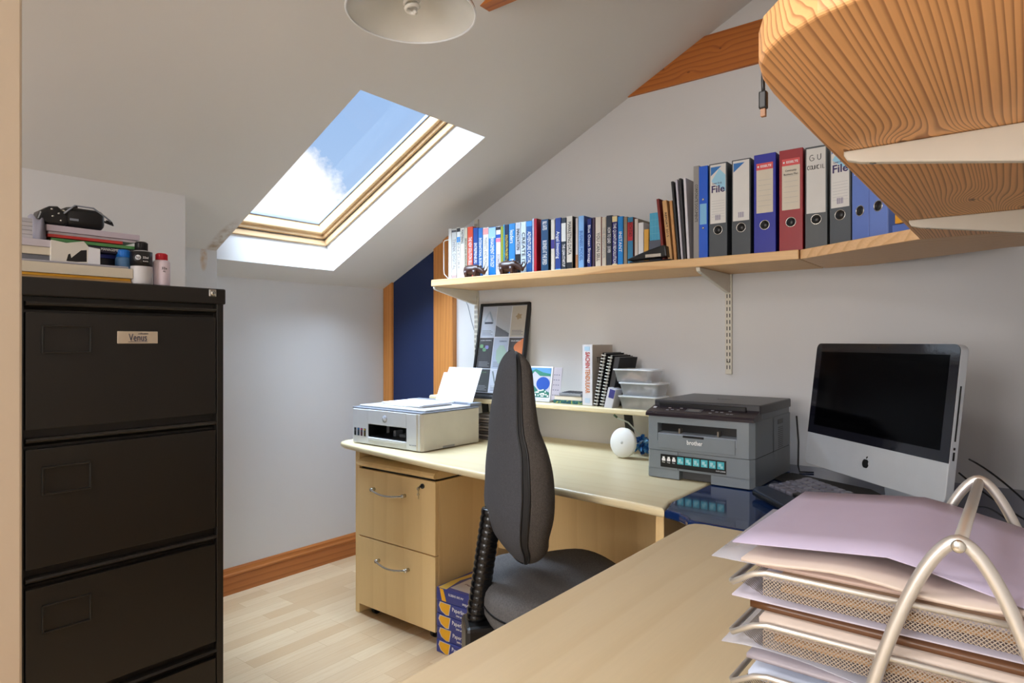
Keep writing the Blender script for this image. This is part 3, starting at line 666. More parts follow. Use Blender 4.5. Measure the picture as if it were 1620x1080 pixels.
# rhinoceroses
def rhino(x, label, flip=False, s_=1.0):
    t = thing('rhinoceros_figurine', label, 'figurine', (x, 2.208, ZS+.0003), 0, 'carved rhinoceroses on the long shelf')
    md = mat('polished_dark_wood', S(66, 42, 34), .32, var=(40, .5))
    b = MB()
    pts = [(-.054, .030, .010), (-.048, .034, .019), (-.034, .035, .0235), (-.014, .0345, .0235), (.006, .034, .0225), (.020, .037, .0205), (.032, .034, .016), (.044, .028, .0125), (.056, .021, .0100), (.065, .015, .0075)]
    b.tube([(q[0], 0, q[1]) for q in pts], [q[2] for q in pts], 14)
    for q in b.bm.verts: q.co.y *= .85
    for lx, ly in ((-.036, -.011), (-.036, .011), (.016, -.011), (.016, .011)):
        b.tube([(lx, ly, .030), (lx-.001, ly*1.1, .016), (lx+.001, ly*1.15, .008), (lx+.001, ly*1.15, 0)], [.014, .011, .0085, .0090], 10)
    b.tube([(-.052, 0, .038), (-.058, 0, .028), (-.056, 0, .018)], [.003, .002, .003], 6)
    b.xf(Matrix.Diagonal((s_, s_, s_, 1))); b.build('body', md, t)
    for y_ in (-.008, .008): MB().tube([(.034, y_, .042), (.033, y_*1.4, .050), (.036, y_*1.5, .054)], [.004, .005, .001], 8).xf(Matrix.Diagonal((s_, s_, s_, 1))).build('ear', md, t)
    MB().tube([(.064, 0, .020), (.074, 0, .028), (.086, 0, .046)], [.006, .004, .0006], 8).xf(Matrix.Diagonal((s_, s_, s_, 1))).build('horn', md, t)
    MB().tube([(.052, 0, .030), (.060, 0, .037), (.066, 0, .050)], [.005, .0035, .0006], 8).xf(Matrix.Diagonal((s_, s_, s_, 1))).build('horn', md, t)
rhino(-1.965, 'dark carved wooden rhinoceros on the shelf edge, nearer the wire bookend')
rhino(-1.752, 'dark carved wooden rhinoceros on the shelf edge, in front of the denim blue book', s_=1.05)
# stapler
st = thing('stapler', 'black and grey desk stapler on the shelf edge in front of the last books', 'stapler', (-1.09, 2.205, ZS+.0004))
MB().box((-.075, -.018, 0), (.09, .018, .007), .003).build('base', M['black'], st)
pf = [(-.085, .014), (-.070, .010), (.075, .016), (.070, .055), (.060, .060), (.0, .046), (-.06, .028), (-.084, .020)]
MB().prism(pf, -.016, .016, .005, 3, mtx=Matrix(((1, 0, 0, 0), (0, 0, 1, 0), (0, 1, 0, 0), (0, 0, 0, 1)))).build('arm', M['black'], st, smooth=False)
MB().box((-.01, -.0172, .018), (.052, -.0158, .030), .001).build('magazine_rail', M['chrome'], st)
# blue card + grey box
bk_ = thing('magazine_box', 'grey box behind the stapler', 'box', (-1.128, 2.300, ZS+.0004))
MB().box((.012, -.05, 0), (.060, .12, .090), .002).build('box_body', C(88, 92, 106), bk_)
MB().box((.011, -.051, .048), (.061, .121, .0495)).build('lid_seam', C(50, 52, 62), bk_)
cdd = thing('planner_card', 'bright blue printed planner card standing on the grey box', 'card', (-1.128, 2.262, ZS+.091), 0)
MB().box((.010, -.001, 0), (.052, .001, .105)).build('card', C(76, 168, 204), cdd)
b = MB()
for k in range(1, 4): b.box((.012, -.0016, k*.026), (.050, -.001, k*.026+.0008))
for k in range(1, 4): b.box((.010+k*.012, -.0016, .004), (.0108+k*.012, -.001, .10))
b.build('printed_grid', C(120, 196, 220), cdd)
# leaning folders
def leaner(x, w_, h, d, col, lean, label, name='folder', cat='folder', y=2.215, pages=False, text_=None):
    t = thing(name, label, cat, (x, y, ZS+.0008+abs(math.sin(R(lean)))*(w_ if lean > 0 else 0)), 0)
    t.rotation_euler = (0, R(lean), 0)
    MB().box((0, 0, 0), (w_, .0018, h), .0006, 1).box((0, .0018, 0), (.0015, d, h)).box((w_-.0015, .0018, 0), (w_, d, h)).build('cover', C(*col), t)
    MB().box((.0016, .003, .002), (w_-.0016, d-.003, h-.003)).build('pages', M['pages'], t)
    if text_: text(text_, w_*.7, M['text_k'], t, (w_/2, -.0006, h*.6), rot=DOWN, fit=h*.4)
leaner(-1.044, .010, .236, .21, (122, 34, 26), -6, 'dark red leather bound folder leaning left of the tan envelopes')
leaner(-1.022, .017, .226, .20, (202, 156, 104), -6, 'tan thick folder with small print beside the dark red one', text_='REPORT 2015')
leaner(-.998, .010, .222, .20, (196, 140, 84), -5, 'thin tan folder squeezed behind the thick tan one')
leaner(-.983, .008, .292, .21, (34, 34, 36), -5.5, 'black edged magazine leaning among the folders', 'magazine', 'magazine')
leaner(-.971, .007, .296, .21, (200, 196, 208), -4.5, 'lilac white magazine leaning beside the black edged one', 'magazine', 'magazine')
leaner(-.960, .008, .298, .21, (46, 44, 48), -4, 'dark grey magazine leaning next to the grey file', 'magazine', 'magazine')
leaner(-.948, .009, .296, .21, (214, 210, 216), -3, 'white magazine leaning against the grey file', 'magazine', 'magazine')
# grey slim file
leaner(-.925, .020, .332, .23, (150, 146, 142), 0, 'grey slim document file standing left of the blue ring binder', text_='CORPORATE DOCUMENTS')
rb = thing('ring_binder', 'bright blue narrow ring binder with two rivets on its spine', 'binder', (-.897, 2.195, ZS+.0005))
MB().box((0, 0, 0), (.032, .002, .322), .001, 1).box((0, .002, 0), (.002, .25, .322)).box((.030, .002, 0), (.032, .25, .322)).build('cover', C(20, 88, 204, .35), rb)
MB().box((.003, .01, .005), (.029, .24, .30)).build('pages', M['paper'], rb)
for zz in (.105, .205): MB().cyl((.016, -.001, zz), .004, .003, 'y', 14).build('rivet', M['chrome'], rb)
MB().box((.004, -.0008, .118), (.028, .0002, .19)).build('spine_label', C(120, 180, 220), rb)
# lever arch files
def lever(x, label, col, w_=.063, y=2.19, h=.322, rz=0, lab='ls', d=.28, z=ZS, group=None):
    t = thing('lever_arch_file', label, 'file', (x, y, z+.0005), rz, 'lever arch files at the right end of the shelf')
    cm_ = C(*col, .45); e = .0028
    MB().box((0, 0, 0), (w_, e, h), .001, 1).box((0, e, 0), (e, d, h), .0008, 1).box((w_-e, e, 0), (w_, d, h), .0008, 1).build('cover', cm_, t)
    MB().box((e+.004, .015, .006), (w_-e-.006, d-.05, h-.02)).build('paper_block', M['paper'], t)
    tk = [(w_/2+.0150*math.cos(a*PI/12), -.0006, .092+.0150*math.sin(a*PI/12)) for a in range(24)]
    MB().tube(tk, .0013, 8, True).build('ring_eyelet', M['chrome'], t)
    MB().cyl((w_/2, -.0004, .092), .0142, .0012, 'y', 28).build('finger_hole', M['black'], t)
    lw = w_*.43; c = w_/2
    if lab == 'ls':       # white label with blue corner
        MB().box((c-lw, -.0009, .115), (c+lw, -.0001, h-.004)).build('spine_label', C(214, 212, 208), t, label='white card label')
        if 'File' in label or 'faded' in label:
            MB().prism([(c-lw+.002, h-.012), (c+.012, h-.012), (c-lw+.002, h-.042)], 0, .0004, mtx=Matrix.Translation((0, -.001, 0)) @ RF).build('blue_corner', C(40, 110, 180), t)
        if 'File' in label:
            MB().prism([(c-lw+.004, h-.060), (c+.004, h-.020), (c+lw-.001, h-.044), (c+lw-.001, h-.10), (c-lw+.01, h-.066)], 0, .0003, mtx=Matrix.Translation((0, -.001, 0)) @ RF).build('pale_print', C(150, 200, 224), t)
            text('File', .034, C(50, 30, 90), t, (c, -.0016, h-.090), fit=lw*1.7, bold=True)
            text('Lever Arch', .010, C(90, 70, 120), t, (c-.003, -.0016, h-.069), fit=lw*1.2)
        if 'ruled' in label or 'File' in label:
            b = MB()
            for k in range(7): b.box((c-lw+.005, -.0012, .19-k*.009+.002), (c+lw-.004, -.0009, .1905-k*.009+.002))
            b.build('ruled_lines', M['hpd'], t)
        b = MB()
        for k in range(9): b.box((c-.009+k*.0022, -.0012, .126), (c-.009+k*.0022+(.0008 if k % 3 else .0014), -.0009, .144))
        b.build('bar_code', C(110, 100, 140), t)
    elif lab == 'es':
        MB().box((c-lw*.88, -.0009, .132), (c+lw*.88, -.0001, h-.032)).build('spine_label', C(206, 196, 178), t, label='cream card label')
        MB().box((c-lw*.88, -.0012, h-.052), (c+lw*.88, -.0004, h-.030)).build('label_heading', C(206, 74, 74), t, label='red label heading')
        text('ESSELTE', .010, M['text_w'], t, (c+.004, -.0016, h-.041), fit=lw*1.15, bold=True)
        MB().cyl((c-lw*.68, -.0014, h-.041), .0032, .0006, 'y', 12).build('heading_mark', M['text_w'], t)
        b = MB()
        for k in range(6): b.box((c-lw*.7, -.0012, .24-k*.017), (c+lw*.7, -.0009, .2405-k*.017))
        b.build('ruled_lines', M['hpd'], t)
        if label[:3] == 'red': text('Community', .009, M['text_k'], t, (c, -.0014, h-.068), fit=lw*1.1); text('Business Plan', .009, M['text_k'], t, (c, -.0014, h-.080), fit=lw*1.4)
    elif lab == 'gu':
        MB().box((c-lw*1.02, -.0009, .112), (c+lw*.98, -.0001, h-.006)).build('spine_label', C(206, 204, 200), t, label='white card label')
        hand = lambda strokes, r=.0009: [MB().tube([(p[0], -.0014, p[1]) for p in sk], r, 6).build('handwriting', M['text_k'], t) for sk in strokes]
        def arcp(cx, cz_, r, a0, a1, n=9, sx=1): return [(cx+sx*r*math.cos(R(a0+(a1-a0)*i/n)), cz_+r*math.sin(R(a0+(a1-a0)*i/n))) for i in range(n+1)]
        zt1 = h-.036
        st_ = [arcp(c-.012, zt1, .009, 60, 330, sx=.8) + [(c-.007, zt1-.001), (c-.012, zt1)], [(c+.004, zt1+.009)] + arcp(c+.009, zt1-.002, .006, 180, 360, sx=.8) + [(c+.0138, zt1+.010)]]
        z2 = h-.066
        def cu(x0, s): return {'C': [arcp(x0, z2, .006, 50, 310, sx=.6)], 'O': [arcp(x0, z2, .006, 0, 360, sx=.6)], 'U': [[(x0-.003, z2+.006)] + arcp(x0, z2-.003, .003, 180, 360) + [(x0+.003, z2+.006)]],
               'N': [[(x0-.0028, z2-.006), (x0-.0028, z2+.006), (x0+.0028, z2-.006), (x0+.0028, z2+.006)]], 'I': [[(x0, z2-.006), (x0, z2+.006)]], 'L': [[(x0-.002, z2+.006), (x0-.002, z2-.006), (x0+.003, z2-.006)]]}[s]
        for k, ch in enumerate('COUNCIL'): st_ += cu(c-.022+k*.0072, ch)
        bm2 = MB()
        for sk in st_: bm2.tube([(p[0], -.0014, p[1]) for p in sk], .0009, 6)
        bm2.build('handwriting', M['text_k'], t)
    elif lab == 'pale':
        MB().box((c-lw*.8, -.0009, .20), (c+lw*.8, -.0001, .27)).build('spine_label', C(214, 214, 222), t, label='creased white label')
    return t
lever(-.858, 'dark grey lever arch file with a white File label, beside the ring binder', (66, 72, 78))
lever(-.779, 'dark grey lever arch file with a faded blank white label', (62, 68, 74))
lever(-.705, 'blue lever arch file with red headed cream label', (14, 26, 150), w_=.070, h=.326, lab='es')
lever(-.624, 'red lever arch file with red headed cream label', (146, 16, 26), w_=.072, h=.326, lab='es')
lever(-.545, 'dark grey lever arch file with handwritten GU COUNCIL label', (62, 66, 68), w_=.065, lab='gu', y=2.19)
lever(-.468, 'grey lever arch file with ruled File label on the corner board', (80, 86, 92), w_=.062, y=2.165, rz=R(-12))
lever(-.403, 'pale blue lever arch file with creased white label on the corner board', (104, 130, 204), w_=.064, y=2.146, rz=R(-38), lab='pale', d=.26)
lever(-.349, 'pale blue lever arch file without label, at the right end of the corner board', (108, 134, 206), w_=.064, y=2.101, rz=R(-38), lab='none', d=.26)
yb_ = thing('yellow_file_box', 'yellow cardboard box sticking out on the corner board', 'box', (-.268, 2.035, ZS+.028), R(-38))
MB().box((0, 0, 0), (.05, .2, .20), .001).build('box_body', C(226, 160, 40), yb_)
MB().box((-.0, -.012, 0), (.052, 0, .045), .001).build('lip', C(226, 160, 40), yb_)
o = MB().box((0, 0, 0), (.07, .24, .027), .002).build('flat_binder', C(90, 118, 196), None, (-.285, 2.045, ZS+.0004), R(-38)); tag(o, 'pale blue binder lying flat under the yellow box', 'binder')
# USB lead over the overhead shelf edge
ul = thing('usb_lead', 'black lead with metal plug hanging over the overhead shelf edge', 'cable', (-.2068, .692, 0))
MB().tube([(.03, .02, ZS+.012), (.004, 0, ZS+.014), (-.006, 0, ZS+.006), (-.006, -.002, ZSB+.01), (-.005, -.004, ZSB-.004)], .002, 8).build('lead', M['black'], ul)
MB().box((-.009, -.008, ZSB-.020), (-.001, .000, ZSB-.002), .0015).build('plug_grip', M['black'], ul)
MB().box((-.0075, -.0065, ZSB-.028), (-.0025, -.0015, ZSB-.020), .0004).build('plug_tip', C(150, 110, 80), ul)
# ================================================================ DESKS
ZD = .73; TH = .026
front = [(-2.425, 1.845), (-2.405, 1.806), (-2.36, 1.786), (-2.15, 1.752), (-1.90, 1.718), (-1.656, 1.689), (-1.35, 1.660), (-1.05, 1.636), (-.86, 1.624), (-.754, 1.61)]
ld = thing('desk', 'pale maple desk along the bookshelf wall carrying both printers', 'desk')
MB().prism(front + [(-.7785, 1.70), (-.7785, 2.495), (-2.425, 2.495)], ZD-TH, ZD, .010, 4).build('desk_top', M['maple'], ld)
MB().box((-2.293, 1.800, 0), (-2.266, 2.45, ZD-TH-.0005), .002).build('end_panel', M['maple_z'], ld)
MB().box((-.809, 1.672, 0), (-.784, 2.45, ZD-TH-.0005), .002).build('end_panel', M['maple_z'], ld)
MB().box((-2.266, 2.18, .28), (-.809, 2.198, ZD-TH-.0005)).build('modesty_panel', M['maple_z'], ld)
cd = thing('corner_desk', 'glossy dark blue corner worktop between the two maple desks', 'desk')
cur = [(-.752, 1.609), (-.735, 1.606), (-.705, 1.595), (-.680, 1.576), (-.664, 1.553)]
MB().prism(cur + [(-.636, 1.5465), (-.5, 1.5465), (XR-.004, 1.5465), (XR-.004, 2.495), (-.776, 2.495), (-.776, 1.70)], ZD-TH, ZD-.0005, .009, 4).build('worktop', M['bluegloss'], cd)
MB().box((-.55, 2.3, 0), (-.50, 2.35, ZD-TH)).build('leg', M['black'], cd)
nd = thing('desk', 'pale maple desk in the foreground carrying the letter trays', 'desk')
MB().prism([(-.651, .33), (-.651, 1.515), (-.640, 1.535), (-.615, 1.545), (XR-.004, 1.545), (XR-.004, .33)], ZD-TH, ZD, .010, 4).build('desk_top', M['maple_y'], nd)
MB().box((-.60, .36, 0), (-.01, .385, ZD-TH-.0005)).build('end_panel', M['maple_z'], nd)
MB().box((-.56, 1.48, 0), (-.01, 1.505, ZD-TH-.0005)).build('end_panel', M['maple_z'], nd)
MB().box((.06, .385, .3), (.078, 1.48, ZD-TH-.0005)).build('modesty_panel', M['maple_z'], nd)
# riser shelf
rs = thing('riser_shelf', 'narrow maple riser shelf standing on the back of the long desk', 'shelf')
MB().prism([(-2.315, 2.275), (-2.295, 2.25), (-1.0, 2.25), (-1.0, 2.495), (-2.315, 2.495)], .892, .913, .006, 3).build('board', M['maple'], rs)
for x in (-2.04, -1.27):
    b = MB(); b.tube([(x-.02, 2.39, .892), (x+.0, 2.40, .82), (x+.02, 2.41, ZD+.002)], .001, 4)
    b = MB(); b.box((-.017, -.005, 0), (.017, .005, .165)); b.xf(Matrix.Translation((x+.02, 2.37, ZD+.0005)) @ Matrix.Rotation(R(-7), 4, 'Y')); b.build('support', M['black'], rs)
# pedestal
pd = thing('drawer_pedestal', 'maple two drawer pedestal on castors under the desk end', 'drawer unit', (-2.262, 1.792, 0))
PWd, PDp = .467, .50
MB().box((0, .019, .05), (PWd, PDp, .63), .002).build('carcass', M['maple_z'], pd)
pf = [(0.040, .676), (-.004, .664), (-.012, .655), (-.012, .648), (-.004, .642), (.019, .640), (.04, .640)]
cap_ = MB(); cap_.prism([(y, zz) for y, zz in pf], -.003, PWd+.003, .0, mtx=Matrix(((0, 0, 1, 0), (1, 0, 0, 0), (0, 1, 0, 0), (0, 0, 0, 1)))); cap_.box((-.003, .04, .64), (PWd+.003, PDp+.01, .668)); cap_.build('top', M['maple_z'], pd)
MB().box((.01, .012, .628), (PWd-.01, .45, .641)).build('shadow_gap', M['black'], pd)
for k, (z0, z1) in enumerate(((.343, .630), (.045, .338))):
    d = MB().box((.0, 0, z0), (PWd, .018, z1), .0015).build('drawer', M['maple_z'], pd)
    hx = (.105, .295) if k == 0 else (.135, .315); hz = .553 if k == 0 else .258
    pts = [(hx[0], 0, hz), (hx[0], -.018, hz)] + [(hx[0]+(hx[1]-hx[0])*q/10, -.018-.012*math.sin(PI*q/10), hz-.010*math.sin(PI*q/10)) for q in range(11)] + [(hx[1], -.018, hz), (hx[1], 0, hz)]
    h_ = MB().tube(pts, .0042, 10); h_.cyl((hx[0], -.010, hz), .0075, .02, 'y', 16); h_.cyl((hx[1], -.010, hz), .0075, .02, 'y', 16); h_.build('handle', M['chrome'], d)
    if k == 0:
        lo = MB().cyl((.398, -.002, .606), .010, .006, 'y', 20).build('lock', M['black'], d)
        MB().box((.391, -.014, .601), (.3925, -.004, .609)).cyl((.391, -.018, .598), .008, .0015, 'x', 16).box((.3904, -.021, .557), (.3916, -.014, .592)).cyl((.391, -.018, .575), .006, .002, 'x', 12).build('key', M['chrome'], d)
for x in (.06, PWd-.05):
    for y in (.05, PDp-.06): MB().cyl((x, y, .022), .022, .02, 'x', 18, .003).box((x-.012, y-.012, .03), (x+.012, y+.012, .05)).build('castor', M['black'], pd)
# ================================================================ INKJET PRINTER (light)
hp = thing('inkjet_printer', 'light grey inkjet printer with white paper on its lid at the desk end', 'printer', (-2.329, 1.813, ZD+.004))
W_, D_, H_ = .437, .345, .150
def frontcut(W_, D_, H_, x0, x1, z0, z1, dep):
    """solid shell with an opening in the front face"""
    b = MB()
    b.box((0, 0, 0), (x0, D_, H_), .004); b.box((x1, 0, 0), (W_, D_, H_), .004)
    b.box((x0-.002, 0, 0), (x1+.002, D_, z0), .002, 1); b.box((x0-.002, 0, z1), (x1+.002, D_, H_), .002, 1); b.box((x0-.002, dep, z0), (x1+.002, D_-.002, z1))
    return b
b = frontcut(W_-.012, D_, H_, .105, .345, .032, .088, .22); b.build('body', M['hpw'], hp)
MB().prism([(W_-.030, -.002), (W_-.008, .003), (W_, .014), (W_, D_), (W_-.03, D_)], .0, H_, .002, 2).build('side_panel', C(206, 200, 188, .45), hp)
MB().box((.104, .12, .031), (.346, .20, .089)).build('slot_back', M['black'], hp)
MB().box((.106, .004, .032), (.344, .13, .036)).box((.106, .001, .036), (.11, .1, .087)).box((.340, .001, .036), (.344, .1, .087)).build('slot_lining', M['black'], hp)
MB().box((.11, -.004, .020), (.340, .06, .031), .002).build('output_tray', M['hpw'], hp)
MB().box((.20, .06, .036), (.215, .10, .060)).box((.25, .05, .038), (.31, .09, .05)).build('paper_guide', M['hpd'], hp)
MB().box((-.004, .002, H_), (W_+.001, D_-.0, H_+.006), .002).build('scanner_seam', M['hpd'], hp)
MB().box((.010, .030, H_+.006), (W_-.010, D_-.04, H_+.014), .004, 3).build('scanner_lid', C(196, 196, 196, .4), hp)
MB().prism([(.03, D_-.05), (.06, D_-.025), (W_-.05, D_-.02), (W_-.01, D_-.045), (W_-.01, D_+.03), (.03, D_+.03)], H_+.006, H_+.022, .003).build('feeder_housing', M['hpd'], hp)
for k, cc_ in enumerate(((30, 30, 34), (30, 110, 170), (190, 40, 110), (214, 180, 40))):
    MB().box((.012+k*.0215, -.0012, .032), (.026+k*.0215, .0, .066), .002).build('ink_window', C(70, 72, 80), hp)
    MB().box((.014+k*.0215, -.0018, .034), (.024+k*.0215, -.0010, .050)).build('ink_level', C(20+cc_[0]//3, 20+cc_[1]//3, 20+cc_[2]//3), hp)
    MB().box((.0145+k*.0215, -.0019, .058), (.0235+k*.0215, -.0010, .064)).build('ink_mark', C(*cc_), hp)
MB().cyl((.213, -.0002, .116), .0155, .001, 'y', 32).build('round_logo', C(158, 160, 168, .3), hp)
text('hp', .021, C(232, 232, 236), hp, (.213, -.0012, .1165))
text('Smart Tank 5105', .006, M['hpd'], hp, (.385, -.0008, .022))
MB().box((W_-.0002, .12, 0), (W_+.0006, .19, .010)).build('grip_notch', C(150, 150, 150), hp)
for x in (.04, W_-.04):
    for y in (.04, D_-.04): MB().cyl((x, y, -.002), .008, .0042, 'z', 12).build('foot', M['black'], hp)
# paper in the rear feeder
for k, (dx, tl, hh, lb) in enumerate(((.205, .205, .170, 'tall white sheets standing in the rear feeder of the inkjet printer'), (.175, .205, .142, 'shorter white sheets behind the tall ones in the printer feeder'))):
    o = MB().box((0, 0, 0), (tl, .002, hh), .0003, 1).build('paper_sheets', M['paper'], None, (-2.329+dx-.01, 2.155+.006*k, ZD+.177-.006))
    o.rotation_euler = (R(-24), 0, 0); tag(o, lb, 'paper')
lb_ = ['lowest', 'middle', 'topmost']
for k in range(3):
    o = MB().box((-.13, -.095, 0), (.13, .095, .004), .0004, 1).build('paper_stack', M['paper'] if k else M['cardw'], None, (-2.11+.004*k, 1.982+.004*k, ZD+.0186+H_+k*.0044), R((2, -3, 1)[k])); tag(o, lb_[k]+' of three white paper stacks lying on the inkjet printer lid', 'paper', 'paper on the printer lid')
# papers under the riser, behind the inkjet
for k in range(9):
    o = MB().box((-.085, -.10, 0), (.085, .10, .0105), .003, 2).build('folded_newspaper', C(*((122, 112, 106), (150, 142, 136), (96, 90, 88))[k % 3]), None, (-1.90+.012*((k*5) % 3-1), 2.335, ZD+.0012+k*.0130), R((k*29) % 9-4))
    tag(o, 'grey brown folded paper in the pile under the riser shelf, ' + ['lowest', 'second', 'third', 'fourth', 'fifth', 'sixth', 'seventh', 'eighth', 'topmost'][k] + ' from the desk' if k not in (0, 8) else ('lowest' if k == 0 else 'topmost')+' grey brown folded paper in the pile under the riser shelf', 'paper', 'folded papers under the riser shelf')
# ================================================================ LASER PRINTER (slate)
br = thing('laser_printer', 'slate grey laser printer with black lid on the desk corner', 'printer', (-.985, 1.968, ZD+.003), R(0))
W_, D_, H_ = .350, .385, .2
b = MB()
# lower body
b.prism([(.012, 0), (.11, 0), (.11, .003), (.225, .003), (.225, 0), (.338, 0), (W_, .018), (W_, D_), (0, D_), (0, .018)], .028, .088, .0)
b.prism([(.010, 0), (.115, 0), (.115, .06), (0, .06), (0, .016)], 0, .029, 0); b.prism([(.220, 0), (.338, 0), (W_, .018), (W_, .06), (.220, .06)], 0, .029, 0); b.box((0, .059, 0), (W_, D_, .029))
b.build('lower_body', M['bro'], br)
MB().box((.118, .02, .001), (.218, .05, .030)).build('tray_recess', C(60, 60, 62), br)
b = MB()
b.prism([(.008, .002), (.040, .0), (.040, .20), (0, .20), (0, .016)], .0895, H_, 0)
b.prism([(.300, .0), (.336, .002), (W_, .018), (W_, .20), (.300, .20)], .0895, H_, 0)
b.box((.04, .0, .0895), (.30, .2, .120)); b.box((.04, .0, H_-.022), (.30, .2, H_)); b.box((0, .195, .0895), (W_, D_, H_))
b.build('upper_body', M['bro'], br)
MB().box((.041, .03, .150), (.299, .19, H_-.023)).build('slot_back', M['black'], br)
MB().box((.041, .16, .12), (.299, .196, H_-.022)).build('slot_rear', M['black'], br)
MB().prism([(.001, .120), (.001, .145), (.15, .162), (.15, .12)], .041, .299, 0, mtx=Matrix(((0, 0, 1, 0), (1, 0, 0, 0), (0, 1, 0, 0), (0, 0, 0, 1)))).build('manual_tray', C(150, 158, 168, .4), br)
for x in (.108, .235): MB().box((x, .01, .146), (x+.006, .05, .163), .001).build('paper_guide', C(120, 112, 102), br)
MB().box((.044, -.003, .098), (.296, .002, .143), .001).build('front_flap', M['bro'], br)
MB().box((.128, -.0036, .1365), (.198, .0, .1435), .001).build('flap_grip', M['black'], br)
text('brother', .020, M['text_w'], br, (.168, -.0036, .122), fit=.052, bold=True)
b = MB().box((.052, -.0028, .036), (.268, .0, .077)); sl = b.build('feature_sticker', M['black'], br)
for k in range(6):
    x0 = .110+k*.0262
    MB().box((x0, -.0034, .050), (x0+.0215, -.0027, .073)).build('sticker_icon', M['teal'], sl)
    MB().box((x0+.004, -.0038, .055+(k % 2)*.003), (x0+.013, -.0033, .068)).box((x0+.010, -.0038, .053), (x0+.018, -.0033, .0605)).build('icon_print', C(170, 222, 226), sl)
for k in range(3):
    x0 = .057+k*.0175
    MB().box((x0, -.0034, .056), (x0+.012, -.0027, .064), .001).box((x0+.002, -.0034, .063), (x0+.010, -.0027, .070), .001).build('sticker_icon', M['text_w'], sl)
    text(('Print', 'Copy', 'Scan')[k], .005, M['text_w'], sl, (x0+.006, -.0032, .0515))
text('DCP-L2500D', .0055, M['text_w'], sl, (.252, -.0032, .0435))
# control panel
b = MB(); b.prism([(-.004, H_), (-.004, H_+.008), (.004, H_+.014), (.060, H_+.030), (.075, H_+.030), (.075, H_)], -.001, W_+.001, 0, mtx=Matrix(((0, 0, 1, 0), (1, 0, 0, 0), (0, 1, 0, 0), (0, 0, 0, 1))))
b.build('control_panel', C(44, 36, 42, .25), br)
pm = Matrix.Translation((0, .004, H_+.0142)) @ Matrix.Rotation(math.atan2(.016, .056), 4, 'X')
def onp(x0, y0, x1, y1, h, m, name): MB().box((x0, y0, 0), (x1, y1, h), .0006, 1).xf(pm).build(name, m, br)
onp(.125, .014, .180, .040, .001, C(70, 70, 74), 'display'); onp(.133, .018, .172, .036, .0014, C(110, 108, 104), 'display_text')
for q, (x, y) in enumerate(((.06, .014), (.06, .034), (.075, .020), (.095, .020), (.10, .036), (.205, .012), (.205, .034), (.222, .024), (.238, .024), (.26, .036), (.26, .012), (.272, .012))): onp(x, y, x+.010, y+.006, .0014, C(120, 118, 120), 'button')
onp(.008, .030, .018, .042, .0012, C(200, 200, 204), 'badge')
# lid
MB().box((.0, .060, H_+.018), (W_+.002, D_+.005, H_+.048), .004, 2).build('scanner_lid', M['brod'], br)
MB().box((.02, .052, H_+.020), (W_-.04, .064, H_+.040), .003).build('lid_grip', M['black'], br)
text('brother', .016, C(90, 90, 94), br, (.19, .20, H_+.0484), face=RU)
MB().box((.003, .06, H_), (W_-.003, D_, H_+.018)).build('scanner_bed', M['bro'], br)
# side vents
for k in range(12): MB().box((W_-.0004, .25+k*.0, .088+k*.0065), (W_+.0006, .30, .0905+k*.0065)).build('vent_slot', M['black'], br)
MB().box((W_-.0004, .245, .172), (W_+.0008, .300, .188), .0004).build('side_grip', M['black'], br)
MB().box((W_-.0002, .03, .088), (W_+.0004, D_-.01, .0895)).build('side_seam', M['mblack'], br)
o = MB().tube([(-.618, 2.37, ZD+.19), (-.612, 2.372, ZD+.10), (-.610, 2.36, ZD+.02), (-.60, 2.34, ZD+.003), (-.56, 2.36, ZD+.003)], .003, 8).build('power_cable', M['black']); tag(o, 'black cable dropping behind the laser printer', 'cable')
# ================================================================ ALL IN ONE COMPUTER
e = Vector((.727, -.686, 0)).normalized(); rz_ = math.atan2(e.y, e.x)
cmid = Vector((-.345, 1.99, .796))
im = thing('desktop_computer', 'silver all in one computer with black screen on the blue corner desk', 'computer', (cmid.x, cmid.y, ZD), rz_)
SW, SH, ch = .548, .378, .098
tilt = Matrix.Translation((0, 0, .066)) @ Matrix.Rotation(R(-7), 4, 'X')
def rrect(w_, z0, z1, r, n=6):
    p = []
    for cx, cz_, a0 in ((w_/2-r, z0+r, -90), (w_/2-r, z1-r, 0), (-w_/2+r, z1-r, 90), (-w_/2+r, z0+r, 180)):
        for k in range(n+1): a = R(a0+90*k/n); p.append((cx+r*math.cos(a), cz_+r*math.sin(a)))
    return p
SWP = Matrix(((1, 0, 0, 0), (0, 0, 1, 0), (0, 1, 0, 0), (0, 0, 0, 1)))
MB().prism(rrect(SW, 0, SH, .018), 0, .022, .002, 2, mtx=SWP).xf(tilt).build('housing', M['imac'], im)
MB().prism(rrect(SW*.92, .03, SH-.03, .05), .022, .040, .008, 3, mtx=SWP).xf(tilt).build('rear_bulge', M['imac'], im)
poly = [(-SW/2+.0005, ch), (SW/2-.0005, ch)] + [(x, zz) for x, zz in rrect(SW-.001, 0, SH-.0005, .0175) if zz > SH*.5]
MB().prism(poly, -.0012, .0005, 0, mtx=SWP).xf(tilt).build('glass_front', C(20, 20, 30, .08), im)
MB().box((-SW/2+.028, -.0016, ch+.026), (SW/2-.028, -.0012, SH-.026)).xf(tilt).build('display', M['screen'], im)
